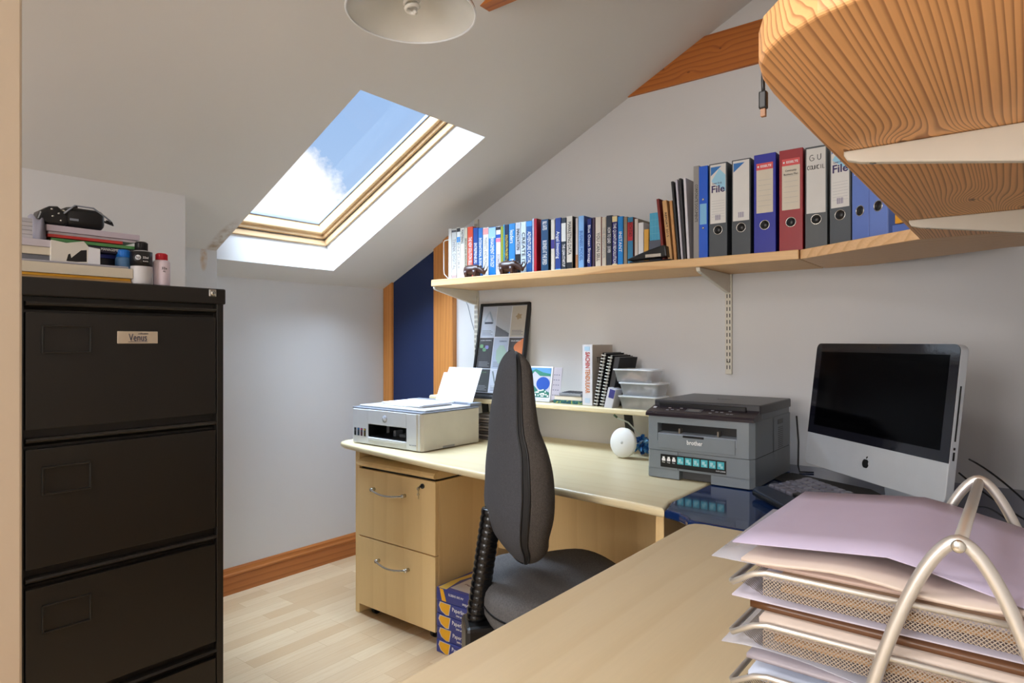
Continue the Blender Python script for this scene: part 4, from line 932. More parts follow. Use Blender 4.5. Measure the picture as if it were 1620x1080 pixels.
# fruit shaped emblem
def emblem():
    def blob(x, zz):
        return None
    p = []
    N = 48
    for k in range(N):
        a = 2*PI*k/N; r = .0125*(1-.13*math.exp(-((a-PI/2+0)/.28)**2)-.10*math.exp(-((a-3*PI/2)/.3)**2))
        x = r*math.cos(a)*.98; zz = r*math.sin(a)*1.02
        bx_, bz_, brr = .0155, .0025, .0062
        dd = math.hypot(x-bx_, zz-bz_)
        if dd < brr and dd > 1e-6: x = bx_+(x-bx_)/dd*brr; zz = bz_+(zz-bz_)/dd*brr
        if x > bx_-.002: pass
        p.append((x, zz))
    b = MB(); b.prism(p, -.0012, .0002, 0, mtx=Matrix.Translation((0, 0, ch/2-.002)) @ SWP)
    lf = [(.0008, .0138), (.0012, .0172), (.0034, .0200), (.0062, .0208), (.0058, .0175), (.0036, .0150)]
    b.prism(lf, -.0012, .0002, 0, mtx=Matrix.Translation((0, 0, ch/2-.002)) @ SWP)
    b.xf(tilt).build('emblem', M['black'], im)
emblem()
MB().cyl((0, -.0014, SH-.011), .0025, .0008, 'y', 12).xf(tilt).build('webcam', M['black'], im)
MB().box((SW/2-.0002, .008, .15), (SW/2+.0006, .012, .28)).xf(tilt).build('disc_slot', M['black'], im)
MB().box((SW/2-.0002, .008, .105), (SW/2+.0006, .013, .125)).box((SW/2-.0002, .008, .13), (SW/2+.0006, .013, .136)).xf(tilt).build('card_slot', M['black'], im)
pf = [(.010, .0), (.115, 0), (.115, .004), (.095, .010), (.085, .10), (.050, .19), (.044, .19), (.075, .09), (.070, .012), (-.07, .006), (-.075, .0)]
MB().prism([(-.055, .004), (.125, .004), (.105, .13), (.060, .22), (.052, .22), (.098, .12), (.112, .010), (-.055, .009)], -.060, .09, .001, 1, mtx=Matrix(((0, 0, 1, 0), (1, 0, 0, 0), (0, 1, 0, 0), (0, 0, 0, 1)))).build('stand', M['imac'], im)
# black mat
o = MB().prism([(-.616, 2.309), (-.36, 2.195), (-.318, 2.13), (-.40, 2.015), (-.47, 2.03), (-.66, 2.20)], ZD+.0002, ZD+.004, .001, 1).build('desk_mat', M['mblack']); tag(o, 'black flat mat under the left half of the computer screen', 'mat')
# keyboard
kb = thing('keyboard', 'black ergonomic keyboard between the computer and the letter trays', 'keyboard', (-.625, 1.898, ZD+.006), rz_)
kb.rotation_euler = (R(8), 0, rz_)
L, Dk = .44, .185
MB().prism([(.0, .02), (.02, 0), (L/2, -.012), (L-.02, 0), (L, .02), (L-.006, Dk), (.012, Dk+.004), (.004, Dk-.02)], 0, .014, .005, 3).build('base', M['black'], kb)
MB().prism([(.0, .024), (.02, .002), (L/2, -.010), (L-.02, .002), (L, .024), (L-.01, .052), (.012, .052)], .012, .019, .005, 3).build('palm_rest', C(46, 54, 70, .25), kb)
for r_ in range(5):
    n_ = 14 if r_ < 4 else 13
    for k in range(n_):
        x = .016+k*.0292+(r_ % 2)*.006
        if x+.024 > L-.005: continue
        if r_ == 0 and 4 <= k <= 8:
            if k == 4: MB().box((x, .056, .014), (x+.14, .077, .024), .003, 2).build('space_bar', M['black'], kb)
            continue
        q = MB(); zb = .0145
        q.prism([(x, .056+r_*.0255), (x+.0235, .056+r_*.0255), (x+.0235, .0785+r_*.0255), (x, .0785+r_*.0255)], zb, zb+.009, .0032, 1, top_only=True); q.build('key', C(104, 104, 116, .25), kb)
# cables behind computer
for k, (pts, lb) in enumerate((
    ([(-.10, 2.10, ZD+.01), (-.06, 2.0, ZD+.05), (-.03, 1.9, ZD+.02), (.03, 1.85, ZD+.004)], 'black cable arching behind the computer, closest to its stand'),
    ([(-.14, 2.14, ZD+.09), (-.08, 2.13, ZD+.04), (-.03, 2.05, ZD+.02), (.04, 1.96, ZD+.004)], 'black cable hanging from the back of the computer'),
    ([(-.17, 2.05, ZD+.006), (-.10, 1.98, ZD+.008), (-.06, 1.90, ZD+.02), (-.01, 1.74, ZD+.004)], 'black cable lying on the blue desk by the right edge of the screen'),
    ([(-.12, 2.2, ZD+.12), (-.05, 2.12, ZD+.10), (.0, 2.05, ZD+.05), (.06, 2.0, ZD+.003)], 'topmost black cable drooping beside the computer'))):
    o = MB().tube([Vector(pts[0]).lerp(Vector(pts[1]), q/4) if False else sum(((Vector(pts[i])*bb) for i, bb in enumerate(((1-q/12)**3, 3*(1-q/12)**2*q/12, 3*(1-q/12)*(q/12)**2, (q/12)**3))), Vector()) for q in range(13)], .0025, 8).build('cable', M['black'], None); tag(o, lb, 'cable', 'cables behind the computer')
# ================================================================ THINGS ON THE RISER
ZR_ = .9135
# framed poster
fp = thing('framed_poster', 'black framed poster of nine small panels leaning on the wall', 'picture', (-2.168, 2.405, ZR_), 0)
fp.rotation_euler = (R(-10.2), 0, 0)
PW, PH = .312, .462
fr_ = MB(); t_ = .014
for a, c in (((0, 0), (PW, t_)), ((0, PH-t_), (PW, PH)), ((0, 0), (t_, PH)), ((PW-t_, 0), (PW, PH))): fr_.box((a[0], 0, a[1]), (c[0], .022, c[1]), .002, 1)
fr_.build('frame', M['black'], fp)
po = MB().box((t_, .010, t_), (PW-t_, .012, PH-t_)).build('poster', C(226, 228, 236), fp)
MB().box((t_, .012, t_), (PW-t_, .018, PH-t_)).build('backing', M['mblack'], fp)
cw = (PW-2*t_)/3; gx = [t_+cw*k for k in range(4)]; gz = [PH-t_, PH-t_-.158, PH-t_-.316, t_]
tiles = [[(196, 204, 218), (186, 190, 196), (196, 190, 178)], [(62, 62, 66), (176, 186, 204), (66, 60, 60)], [(66, 70, 70), (206, 210, 220), (150, 150, 156)]]
for r_ in range(3):
    for c_ in range(3):
        MB().box((gx[c_]+.002, .0092, gz[r_+1]+.002), (gx[c_+1]-.002, .0102, gz[r_]-.002)).build('panel', C(*tiles[r_][c_]), po)
        b = MB()
        dark = sum(tiles[r_][c_]) > 400
        for k in range(4): b.box((gx[c_]+.012, .0088, gz[r_+1]+.012+k*.007), (gx[c_+1]-.014-.01*(k % 2), .0093, gz[r_+1]+.0145+k*.007))
        b.build('small_print', C(120, 124, 134) if dark else C(150, 150, 156), po)
def flat(poly, m, name, yy=.0086): MB().prism(poly, 0, .0005, 0, mtx=Matrix.Translation((0, yy, 0)) @ RF).build(name, m, po)
cx_ = (gx[0]+gx[1])/2; cz_ = gz[0]-.065
for (a, c, m_) in ((90, 210, (176, 190, 204)), (210, 330, (46, 62, 84)), (330, 450, (150, 168, 186))):
    A = (cx_+.036*math.cos(R(a)), cz_+.040*math.sin(R(a))); B = (cx_+.036*math.cos(R(c)), cz_+.040*math.sin(R(c)))
    dx, dz = B[0]-A[0], B[1]-A[1]; l_ = math.hypot(dx, dz); nx, nz = -dz/l_*.005, dx/l_*.005
    A = (A[0]+dx*.10, A[1]+dz*.10); B = (B[0]-dx*.12, B[1]-dz*.12)
    flat([(A[0]-nx, A[1]-nz), (B[0]-nx, B[1]-nz), (B[0]+dx/l_*.010, B[1]+dz/l_*.010), (B[0]+nx, B[1]+nz), (A[0]+nx, A[1]+nz)], C(*m_), 'recycling_arrow')
flat([(gx[1]+.004, gz[1]+.06), (gx[2]-.004, gz[1]+.02), (gx[2]-.004, gz[1]+.004), (gx[1]+.004, gz[1]+.004)], C(80, 80, 84), 'dark_wedge')
flat([(gx[2]+.02+.022*math.cos(a*PI/5)*(1 if a % 2 else .6)+.027, gz[0]-.055+.018*math.sin(a*PI/5)*(1 if a % 2 else .6)) for a in range(10)], C(170, 150, 120), 'ink_drawing')
flat([(gx[3]-.004-(.055 if 3 <= k <= 9 else .055)*max(0, math.sin(PI*k/12)), gz[1]-.004-.09*k/12) for k in range(13)], C(226, 132, 70), 'orange_globe')
flat([(gx[1]+.055+.03*math.cos(a*PI/8)*(1+.12*(a % 2)), gz[1]-.085+.045*math.sin(a*PI/8)*(1+.1*(a % 2))) for a in range(16)], C(164, 190, 176), 'green_head')
for (qx, qz, cc_) in ((.02, .045, (130, 180, 130)), (.055, .05, (140, 140, 200)), (.04, .062, (110, 160, 120))): flat([(gx[0]+qx+.012*math.cos(a*PI/4), gz[1]-qz+.009*math.sin(a*PI/4)*(1+.4*(a % 2))) for a in range(8)], C(*cc_), 'map_patch')
flat([(gx[1]+.012, gz[2]-.012), (gx[1]+.02, gz[2]-.010), (gx[1]+.04, gz[2]-.07), (gx[1]+.034, gz[2]-.072)], C(120, 130, 130), 'pen_drawing')
text('CIRCULAR', .010, C(120, 150, 120), po, (gx[0]+.045, .0084, gz[2]-.018), fit=.05); text('SOLAR ENERGY', .009, M['text_w'], po, (gx[2]+.045, .0084, gz[1]-.018), fit=.06)
text('CARBON', .010, C(90, 100, 130), po, (gx[1]+.06, .0084, gz[1]-.020), fit=.045); text('GLOBAL WARMING', .008, M['text_w'], po, (gx[0]+.045, .0084, gz[1]-.016), fit=.07)
text('MAGIC', .012, C(150, 150, 170), po, (gx[1]+.065, .0084, gz[2]-.024), fit=.04); text('QUANTUM', .011, M['text_w'], po, (gx[1]+.048, .0084, gz[2]-.085), fit=.06)
MB().box((t_, .006, t_), (PW-t_, .0068, PH-t_)).build('glazing', M['picglass'], fp)
# dark louvred speaker / pad in front of poster
lp = thing('vented_pad', 'dark grey ribbed pad lying in front of the framed poster', 'laptop cooler', (-2.16, 2.262, ZR_), 0)
MB().box((0, 0, 0), (.31, .125, .006), .002).build('base', C(60, 60, 66), lp)
b = MB()
for k in range(24): b.box((.012+k*.012, .01, .006), (.017+k*.012, .115, .0085))
b.build('ribs', M['black'], lp)
# desk calendar
ca = thing('desk_calendar', 'easel desk calendar with a blue and green painted landscape', 'calendar', (-1.735, 2.31, ZR_+.001), 0)
ca.rotation_euler = (0, 0, R(0))
fm = Matrix.Rotation(R(-10), 4, 'X')
MB().box((0, 0, .010), (.118, .0012, .155)).xf(fm).build('picture_sheet', M['paper'], ca)
MB().box((.118, .004, .010), (.166, .0052, .152)).xf(fm).build('date_sheet', C(178, 170, 178), ca)
MB().box((-.005, -.012, 0), (.125, .06, .008), .002).build('easel_base', C(200, 200, 204), ca)
MB().prism([(0, .05), (.03, .01), (.03, .055)], 0, .001)
def cflat(poly, col, nm, y_=-.0008): MB().prism(poly, 0, .0006, 0, mtx=fm @ Matrix.Translation((0, y_, 0)) @ RF).build(nm, C(*col), ca)
cflat([(.004, .018), (.112, .018), (.112, .148), (.004, .148)], (190, 190, 206), 'painted_sky')
cflat([(.004, .120), (.03, .138), (.06, .128), (.112, .122), (.112, .148), (.004, .148)], (90, 150, 200), 'painted_hills', -.0014)
cflat([(.004, .110), (.025, .132), (.055, .112), (.112, .112), (.112, .122), (.07, .128), (.03, .142), (.004, .13)], (50, 130, 110), 'painted_trees', -.0020)
cflat([(.075+.036*math.cos(a*PI/10) if .075+.036*math.cos(a*PI/10) < .112 else .112, .078+.030*math.sin(a*PI/10)) for a in range(20)], (24, 76, 170), 'painted_lake', -.0016)
cflat([(.004, .018), (.112, .018), (.112, .040), (.08, .055), (.05, .048), (.03, .066), (.004, .07)], (40, 110, 96), 'painted_meadow', -.0022)
b = MB()
for k in range(26):
    x_, z_ = .03+random.random()*.078, .022+random.random()*.030; b.ell((x_, -.0028, z_), (.004, .0006, .0035), 8)
b.xf(fm).build('painted_blossoms', M['text_w'], ca)
b = MB()
for r_ in range(5):
    for k in range(3): b.box((.126+k*.012, .0030, .03+r_*.022), (.132+k*.012, .0042, .033+r_*.022))
b.xf(fm).build('dates', C(90, 90, 110), ca)
# little stack of books
o = thing('book', 'slim book with green and gold patterned cover under the calculator', 'book', (-1.59, 2.30, ZR_))
MB().box((0, 0, 0), (.145, .10, .014), .001).build('cover', mat('patterned_cloth_cover', rough=.5, fn=lambda t, p: t.ramp(t.noise(p, 90, 3), [(.4, S(20, 70, 80)), (.5, S(40, 110, 90)), (.6, S(170, 160, 70))], 'CONSTANT')), o)
MB().box((.002, -.0006, .002), (.143, .05, .012)).build('pages', M['pages'], o) if False else None
o = thing('book', 'cream edged pocket book lying under the calculator', 'book', (-1.585, 2.302, ZR_+.0146), R(2))
MB().box((0, 0, 0), (.135, .09, .016), .001).build('pages', M['pages'], o)
MB().box((-.001, -.001, .016), (.136, .091, .0175)).box((-.001, -.001, -.0), (.136, .091, .001)).build('cover', C(150, 148, 142), o)
o = thing('calculator', 'silver grey calculator on top of the two small books', 'calculator', (-1.565, 2.306, ZR_+.0328), R(-3))
b = MB(); b.box((0, 0, 0), (.115, .082, .011), .002).xf(Matrix.Rotation(R(4), 4, 'X')); b.build('case', C(132, 134, 138), o)
for r_ in range(4):
    for k in range(6): MB().box((.010+k*.0165, .008+r_*.014, .0115+r_*.0009), (.021+k*.0165, .018+r_*.014, .0145+r_*.0009), .001).build('key', C(60, 62, 68), o)
# tall hardback
o = thing('book', 'tall white biography with vertical red to gold lettering on its spine', 'book', (-1.4365, 2.29, ZR_+.0005), 0)
hB = .250
MB().box((0, 0, 0), (.047, .002, hB), .0008, 1).box((0, .002, 0), (.002, .165, hB)).box((.045, .002, 0), (.047, .165, hB)).build('cover', C(214, 212, 216), o)
MB().box((.0022, .003, .004), (.0448, .160, hB-.004)).build('pages', M['pages'], o)
MB().box((.0468, .004, .002), (.0474, .165, hB-.002)).build('front_board', C(198, 188, 178), o)
for k, (tx, cc_, zz, ll) in enumerate((('SACHIN', (186, 70, 70), .186, .066), ('TENDULKAR', (204, 128, 84), .100, .100))): text(tx, .030, C(*cc_), o, (.024, -.0008, zz), rot=DOWN, fit=ll, bold=True)
text('TE', .034, M['text_k'], o, (.0478, .052, .185), face=RX, fit=.036)
MB().box((.010, -.0008, .225), (.036, 0, .242)).build('spine_band', C(170, 200, 220), o); MB().box((.012, -.0008, .010), (.036, 0, .030)).build('spine_band', C(190, 206, 222), o)
# spiral notebooks
def spiral(x, label, w_, h, lean, d=.155, coil=True, y=2.285):
    t = thing('spiral_notebook' if coil else 'notebook', label, 'notebook', (x, y, ZR_+.0008)); t.rotation_euler = (0, R(lean), 0)
    MB().box((0, .004, 0), (.0015, d, h), .0005, 1).box((w_-.0015, .004, 0), (w_, d, h), .0005, 1).build('cover', M['mblack'], t)
    MB().box((.0018, .012 if coil else .005, .002), (w_-.0018, d-.003, h-.002)).build('pages', C(150, 148, 144) if coil else C(60, 58, 58), t)
    if coil:
        b = MB()
        for k in range(16):
            zz = .010+k*(h-.02)/15; b.tube([(w_/2+(w_/2)*math.cos(a*PI/6), .002+.008*math.sin(a*PI/6), zz) for a in range(12)], .0018, 6, True)
        b.build('wire_binding', M['whitemetal'], t)
spiral(-1.380, 'black spiral bound notebook leaning against the tall white biography', .016, .222, 10.5)
spiral(-1.352, 'black spiral bound notebook with white wire in the middle of the leaning ones', .016, .214, 11.5)
spiral(-1.328, 'thick black notebook leaning rightmost, above the small white box', .024, .208, 12, coil=False)
o = MB().box((0, 0, 0), (.036, .058, .084), .002).build('small_box', C(206, 206, 214), None, (-1.319, 2.262, ZR_+.0005)); o.rotation_euler = (0, R(14), 0)
tag(o, 'small white carton leaning on the black notebooks', 'box')
MB().box((.010, -.0006, .045), (.034, .0, .080)).build('blue_print', C(60, 60, 130), o)
# tubs
def tub(z0, label, x=-1.205, sx=1, full=(170, 160, 150)):
    t = thing('food_tub', label, 'container', (x+.024, 2.325, z0), 0, 'stacked clear food tubs on the riser')
    def ring_(w_, d_, zz): return rrect2(w_, d_, zz)
    b = MB(); bm = b.bm; rings = []
    for (f, zz) in ((.84, 0), (.86, .002), (.97, .044), (1.0, .045)):
        pts = [(x_*f, y_*f, zz) for x_, y_ in [( (q[0]), q[1]-.0) for q in RR]]
        rings.append([bm.verts.new(q) for q in pts])
    fs = [bm.faces.new(rings[0][::-1])]
    for a, c in zip(rings, rings[1:]):
        for k in range(len(a)): fs.append(bm.faces.new((a[k], a[(k+1) % len(a)], c[(k+1) % len(a)], c[k])))
    for f in fs: f.smooth = True
    b.build('tub', M['tub'], t)
    MB().prism([(q[0]*1.03, q[1]*1.03) for q in RR], .045, .0505, .002, 2).build('lid', M['tublid'], t)
    b = MB(); random.seed(hash(label) % 97)
    for k in range(22): b.ell(((random.random()-.5)*.115, (random.random()-.5)*.066, .010+random.random()*.022), (.010+.010*random.random(), .010, .005), 8, Matrix.Rotation(random.random()*3, 4, 'Y'))
    b.build('contents', C(min(255, full[0]+40), min(255, full[1]+40), min(255, full[2]+40)), t)
def rrect2(w_, d_, r, n=5):
    p = []
    for cx, cy, a0 in ((w_/2-r, -d_/2+r, -90), (w_/2-r, d_/2-r, 0), (-w_/2+r, d_/2-r, 90), (-w_/2+r, -d_/2+r, 180)):
        for k in range(n+1): a = R(a0+90*k/n); p.append((cx+r*math.cos(a), cy+r*math.sin(a)))
    return p
RR = rrect2(.172, .118, .02)
tub(ZR_+.0005, 'lowest of the three clear lidded food tubs', -1.200)
tub(ZR_+.0525, 'middle of the three clear lidded food tubs', -1.197, full=(160, 164, 172))
tub(ZR_+.1045, 'topmost of the three clear lidded food tubs', -1.222, full=(176, 150, 134))
# white disc
dc = thing('round_white_disc', 'round white disc shaped router leaning under the riser', 'router', (-1.205, 2.215, ZD+.060), R(12))
dc.rotation_euler = (R(82), 0, R(-6))
MB().lathe([(0, -.010), (.050, -.010), (.056, -.006), (.0565, .006), (.054, .010), (0, .011)], 48).build('body', C(228, 226, 220, .5), dc)
MB().lathe([(0, .0112), (.006, .0112), (.006, .0118), (0, .0118)], 20).build('centre_mark', C(190, 188, 182), dc)
# feather duster
fdu = thing('feather_duster', 'blue feather duster propped under the riser beside the laser printer', 'duster', (-1.178, 2.315, ZD+.052))
b = MB(); random.seed(5)
for k in range(110):
    a, c = random.random()*2*PI, random.random()*PI; rr = .030+.022*random.random()
    dv = Vector((math.sin(c)*math.cos(a), math.sin(c)*math.sin(a), math.cos(c)*.85)); sd = dv.orthogonal().normalized()*.006
    p0 = dv*.01; p1 = dv*rr*.7+Vector((0, 0, -.004)); p2 = dv*rr+Vector((0, 0, -.010))
    if p2.z < -.052: continue
    b.quad(p0-sd*.4, p0+sd*.4, p1+sd, p1-sd); b.quad(p1-sd, p1+sd, p2+sd*.2, p2-sd*.2)
b.build('feathers', mat('blue_feathers', rough=.8, fn=lambda t, p: t.ramp(t.noise(p, 60, 2), [(.35, S(10, 50, 120)), (.5, S(30, 110, 180)), (.65, S(120, 170, 190))])), fdu)
MB().tube([(0, 0, .02), (-.05, -.02, .075), (-.093, -.03, .092)], .003, 8).build('handle', C(200, 210, 206), fdu)
MB().tube([(-.093, -.03, .092), (-.106, -.034, .103)], .0045, 8).build('grip', C(60, 90, 70), fdu)
# ================================================================ PAPER REAMS
for k in range(5):
    nm = ['lowest', 'second lowest', 'middle', 'second highest', 'topmost'][k]
    t = thing('paper_ream', f'{nm} blue and yellow wrapped ream of copier paper beside the pedestal', 'paper ream', (-1.752+.002*((k*3) % 3-1), 1.757+.002*(k % 2), .0005+k*.0492), R((k*17 % 3)-1), 'reams of copier paper on the floor')
    MB().box((0, 0, 0), (.205, .285, .0486), .003, 2).build('wrapper', C(56, 64, 138, .35), t)
    if k < 4:
        MB().prism([(.018, .046), (.075, .046), (.066, .003), (.050, .001), (.024, .012), (.012, .030)], 0, .0006, mtx=Matrix.Translation((0, -.0004, 0)) @ RF).build('white_border', C(214, 210, 214), t)
        MB().prism([(.022, .044), (.072, .044), (.063, .005), (.050, .003), (.027, .014), (.016, .030)], 0, .0006, mtx=Matrix.Translation((0, -.0008, 0)) @ RF).build('yellow_flash', C(240, 178, 20, .4), t)
        text('Paperline', .021, M['text_w'], t, (.118, -.001, .031), fit=.070); text('2000 sheets', .009, M['text_w'], t, (.125, -.001, .013), fit=.045)
    else:
        MB().prism([(.018, .047), (.036, .047), (.052, .003), (.030, .003)], 0, .0006, mtx=Matrix.Translation((0, -.0008, 0)) @ RF).build('yellow_flash', C(240, 178, 20, .4), t)
        UD = Matrix.Rotation(PI, 4, 'Z')
        text('A4 500 SHEETS', .012, M['text_w'], t, (.100, -.001, .033), rot=UD, fit=.075); text('Paperline', .016, M['text_w'], t, (.158, -.001, .012), rot=UD, fit=.05)
        MB().box((.052, .022, .0486), (.198, .135, .0492)).build('top_label', C(200, 190, 180), t, label='pale top label')
        MB().prism([(.010, .0), (.05, .002), (.03, .10), (.045, .18), (.02, .19), (.006, .08)], .0486, .0491).build('top_flash', C(226, 190, 90), t)
        MB().box((.14, .20, .0486), (.19, .25, .0492)).build('top_sticker', C(206, 196, 180), t)
        text('Paperline', .016, C(120, 90, 90), t, (.12, .08, .0494), face=RU, fit=.09)
# ================================================================ CHAIR
f = Vector((.65, .76, 0)).normalized(); rzc = math.atan2(f.y, f.x)-PI/2       # local +y = facing
chr_ = thing('office_chair', 'charcoal swivel office chair tucked in at the corner of the desks', 'chair', (-1.07, 1.60, 0), rzc)
def loc2(p): return Matrix.Rotation(-rzc, 4, 'Z') @ (Vector(p)-Vector((-1.07, 1.60, 0)))
bc = loc2((-1.150, 1.462, 0))
secs = [(556, 10, 815, .10), (562, 26, 815, .17), (580, 46, 816, .24), (615, 56, 813.5, .30), (667, 69, 812, .36), (700, 82, 817, .40), (733, 94, 819, .42), (767, 98, 819.5, .43), (800, 98, 818.5, .42), (830, 86, 819, .38), (850, 74, 825, .33), (866, 52, 827, .26), (876, 30, 827, .18), (880, 10, 827, .10)]
kpx = 1.86/1026
# resample
def interp(arr, n):
    out = []
    for i in range(n):
        u = i/(n-1)*(len(arr)-1); k = min(int(u), len(arr)-2); q = u-k
        p0, p1, p2, p3 = arr[max(k-1, 0)], arr[k], arr[k+1], arr[min(k+2, len(arr)-1)]
        out.append(tuple(.5*(2*b_+(c_-a_)*q+(2*a_-5*b_+4*c_-d_)*q*q+(3*b_-a_-3*c_+d_)*q**3) for a_, b_, c_, d_ in zip(p0, p1, p2, p3)))
    return out
SS = interp(secs, 48)
N = 64
rings = []
for (py, sil, cx, wd) in SS:
    zz = 1.177-(py-540)*kpx; st_ = sil*kpx; wv = wd*.197*.75
    b_ = math.sqrt(max(st_**2-wv**2, (st_*.5)**2))/2; a_ = wd/2; off = (cx-811)*kpx/.98
    ring_ = []
    for k in range(N):
        th_ = 2*PI*k/N; c_, s_ = math.cos(th_), math.sin(th_); ex = .8
        x_ = a_*abs(c_)**ex*(1 if c_ >= 0 else -1); y_ = b_*abs(s_)**ex*(1 if s_ >= 0 else -1)
        y_ += .10*(x_*x_)/.04*.14     # wrap forward at the sides
        ring_.append(Vector((bc.x+x_, bc.y+off+y_-.008, zz)))
    rings.append(ring_)
def loft(sel, name, m, grow=0):
    b = MB(); bm = b.bm; vm = {}
    def V_(i, k):
        if (i, k) not in vm:
            p = rings[i][k].copy()
            if grow:
                cen = Vector((bc.x, sum(q.y for q in rings[i])/N, p.z)); dd = (p-cen); dd.z = 0
                if dd.length > 1e-6: p += dd.normalized()*grow
            vm[(i, k)] = bm.verts.new(p)
        return vm[(i, k)]
    fs = []
    for i in range(len(rings)-1):
        for k in range(N):
            if sel(k, i): fs.append(bm.faces.new((V_(i, k), V_(i, (k+1) % N), V_(i+1, (k+1) % N), V_(i+1, k))))
    for i in (0, len(rings)-1):
        ks = [k for k in range(N) if sel(k, i if i == 0 else i-1)]
        if not ks: continue
        c_ = bm.verts.new(sum(rings[i], Vector())/N+Vector((0, 0, .004 if i == 0 else -.004)))
        for k in ks: fs.append(bm.faces.new((V_(i, k), V_(i, (k+1) % N), c_)))
    bmesh.ops.recalc_face_normals(bm, faces=fs)
    for q in fs: q.smooth = True
    return b.build(name, m, chr_)
# k: angle 0 = right side(+x), N/4 = front, 3N/4 = rear ; right/left side bands
WR = 43
front_ = lambda k, i: k < N//2+2 or k >= N-2 or i >= WR
band_ = lambda k, i: i < WR and (N-4 <= k < N-2 or N//2+2 <= k < N//2+4)
rear_ = lambda k, i: i < WR and N//2+4 <= k < N-4
loft(front_, 'back_cushion', M['fab_f'])
loft(band_, 'side_band', M['mblack'])
loft(rear_, 'back_cover', M['fab_r'])
for k0 in (N-4, N-2, N//2+2, N//2+4):
    MB().tube([rings[i][k0 % N] for i in range(WR+1)], .0028, 6).build('piping', M['black'], chr_)
MB().tube([rings[WR][k % N] for k in range(N//2+2, N-1)], .0028, 6).build('piping', M['black'], chr_)
# seat
sb = MB(); bm = sb.bm; lay_ = []
def outline(s_, zz, n=56):
    out = []
    for k in range(n):
        a = 2*PI*k/n; c_, q_ = math.cos(a), math.sin(a)
        x_ = .255*abs(c_)**.72*(1 if c_ >= 0 else -1); y_ = .245*abs(q_)**.72*(1 if q_ >= 0 else -1)
        dz = .022*(1-abs(y_)/.245)*-1 if zz > .43 else 0
        dz += -.035*max(0, (y_-.10)/.145)**2 if zz > .43 else 0
        side = .016*(abs(x_)/.255)**2 if zz > .43 else 0
        dz = (dz+side)*(s_ if s_ < .9 else 1)
        out.append((x_*s_, y_*s_, zz+dz))
    return out
for s_, zz in ((.86, .385), (.96, .392), (.995, .410), (1.0, .430), (1.0, .452), (.985, .470), (.94, .484), (.84, .490), (.6, .490), (.3, .486), (.05, .484)):
    lay_.append([bm.verts.new(p) for p in outline(s_, zz)])
fs = [bm.faces.new(lay_[0][::-1]), bm.faces.new(lay_[-1])]
for a, c in zip(lay_, lay_[1:]):
    for k in range(56): fs.append(bm.faces.new((a[k], a[(k+1) % 56], c[(k+1) % 56], c[k])))
bmesh.ops.recalc_face_normals(bm, faces=fs)
sb.build('seat_cushion', M['fab'], chr_, smooth=True)
MB().tube([Vector(p)*1.0 for p in outline(1.0, .432)], .0035, 6, True).build('seat_piping', M['black'], chr_)
MB().box((-.20, -.19, .366), (.20, .19, .388), .01, 2).build('seat_pan', M['black'], chr_)
MB().box((-.07, -.20, .315), (.07, .12, .366), .012, 2).build('mechanism', M['black'], chr_)
# bellows bar
p0 = loc2((-1.226, 1.388, .385)); p1 = loc2((-1.191, 1.416, .70))
pts = []; rr = []
for k in range(121):
    q = k/120; pts.append(p0.lerp(p1, q)); rr.append(.0285+.0020*abs(math.sin(q*PI*17)))
MB().tube(pts, rr, 20).build('bellows', M['rubber'], chr_)
MB().box((-.030, -.300, .275), (.085, -.08, .388), .012).build('back_bar', M['black'], chr_)
MB().tube([p1, p1.lerp(Vector((bc.x, bc.y-.03, .72)), .9)], .016, 12).build('back_joint', M['black'], chr_)
MB().cyl((0, 0, .23), .026, .20, 'z', 20).build('gas_column', M['black'], chr_)
for k in range(5):
    a = 2*PI*k/5+.75
    q = MB(); q.tube([(0, 0, .105), (.15*math.cos(a), .15*math.sin(a), .095), (.29*math.cos(a), .29*math.sin(a), .075)], [.03, .024, .016], 12); q.build('base_leg', M['black'], chr_)
    q = MB(); q.cyl((0, -.012, 0), .026, .016, 'y', 18, .004); q.cyl((0, .012, 0), .026, .016, 'y', 18, .004); q.box((-.01, -.006, 0), (.01, .006, .045))
    q.xf(Matrix.Translation((.29*math.cos(a), .29*math.sin(a), .0275)) @ Matrix.Rotation(a*2, 4, 'Z')); q.build('castor', M['black'], chr_)
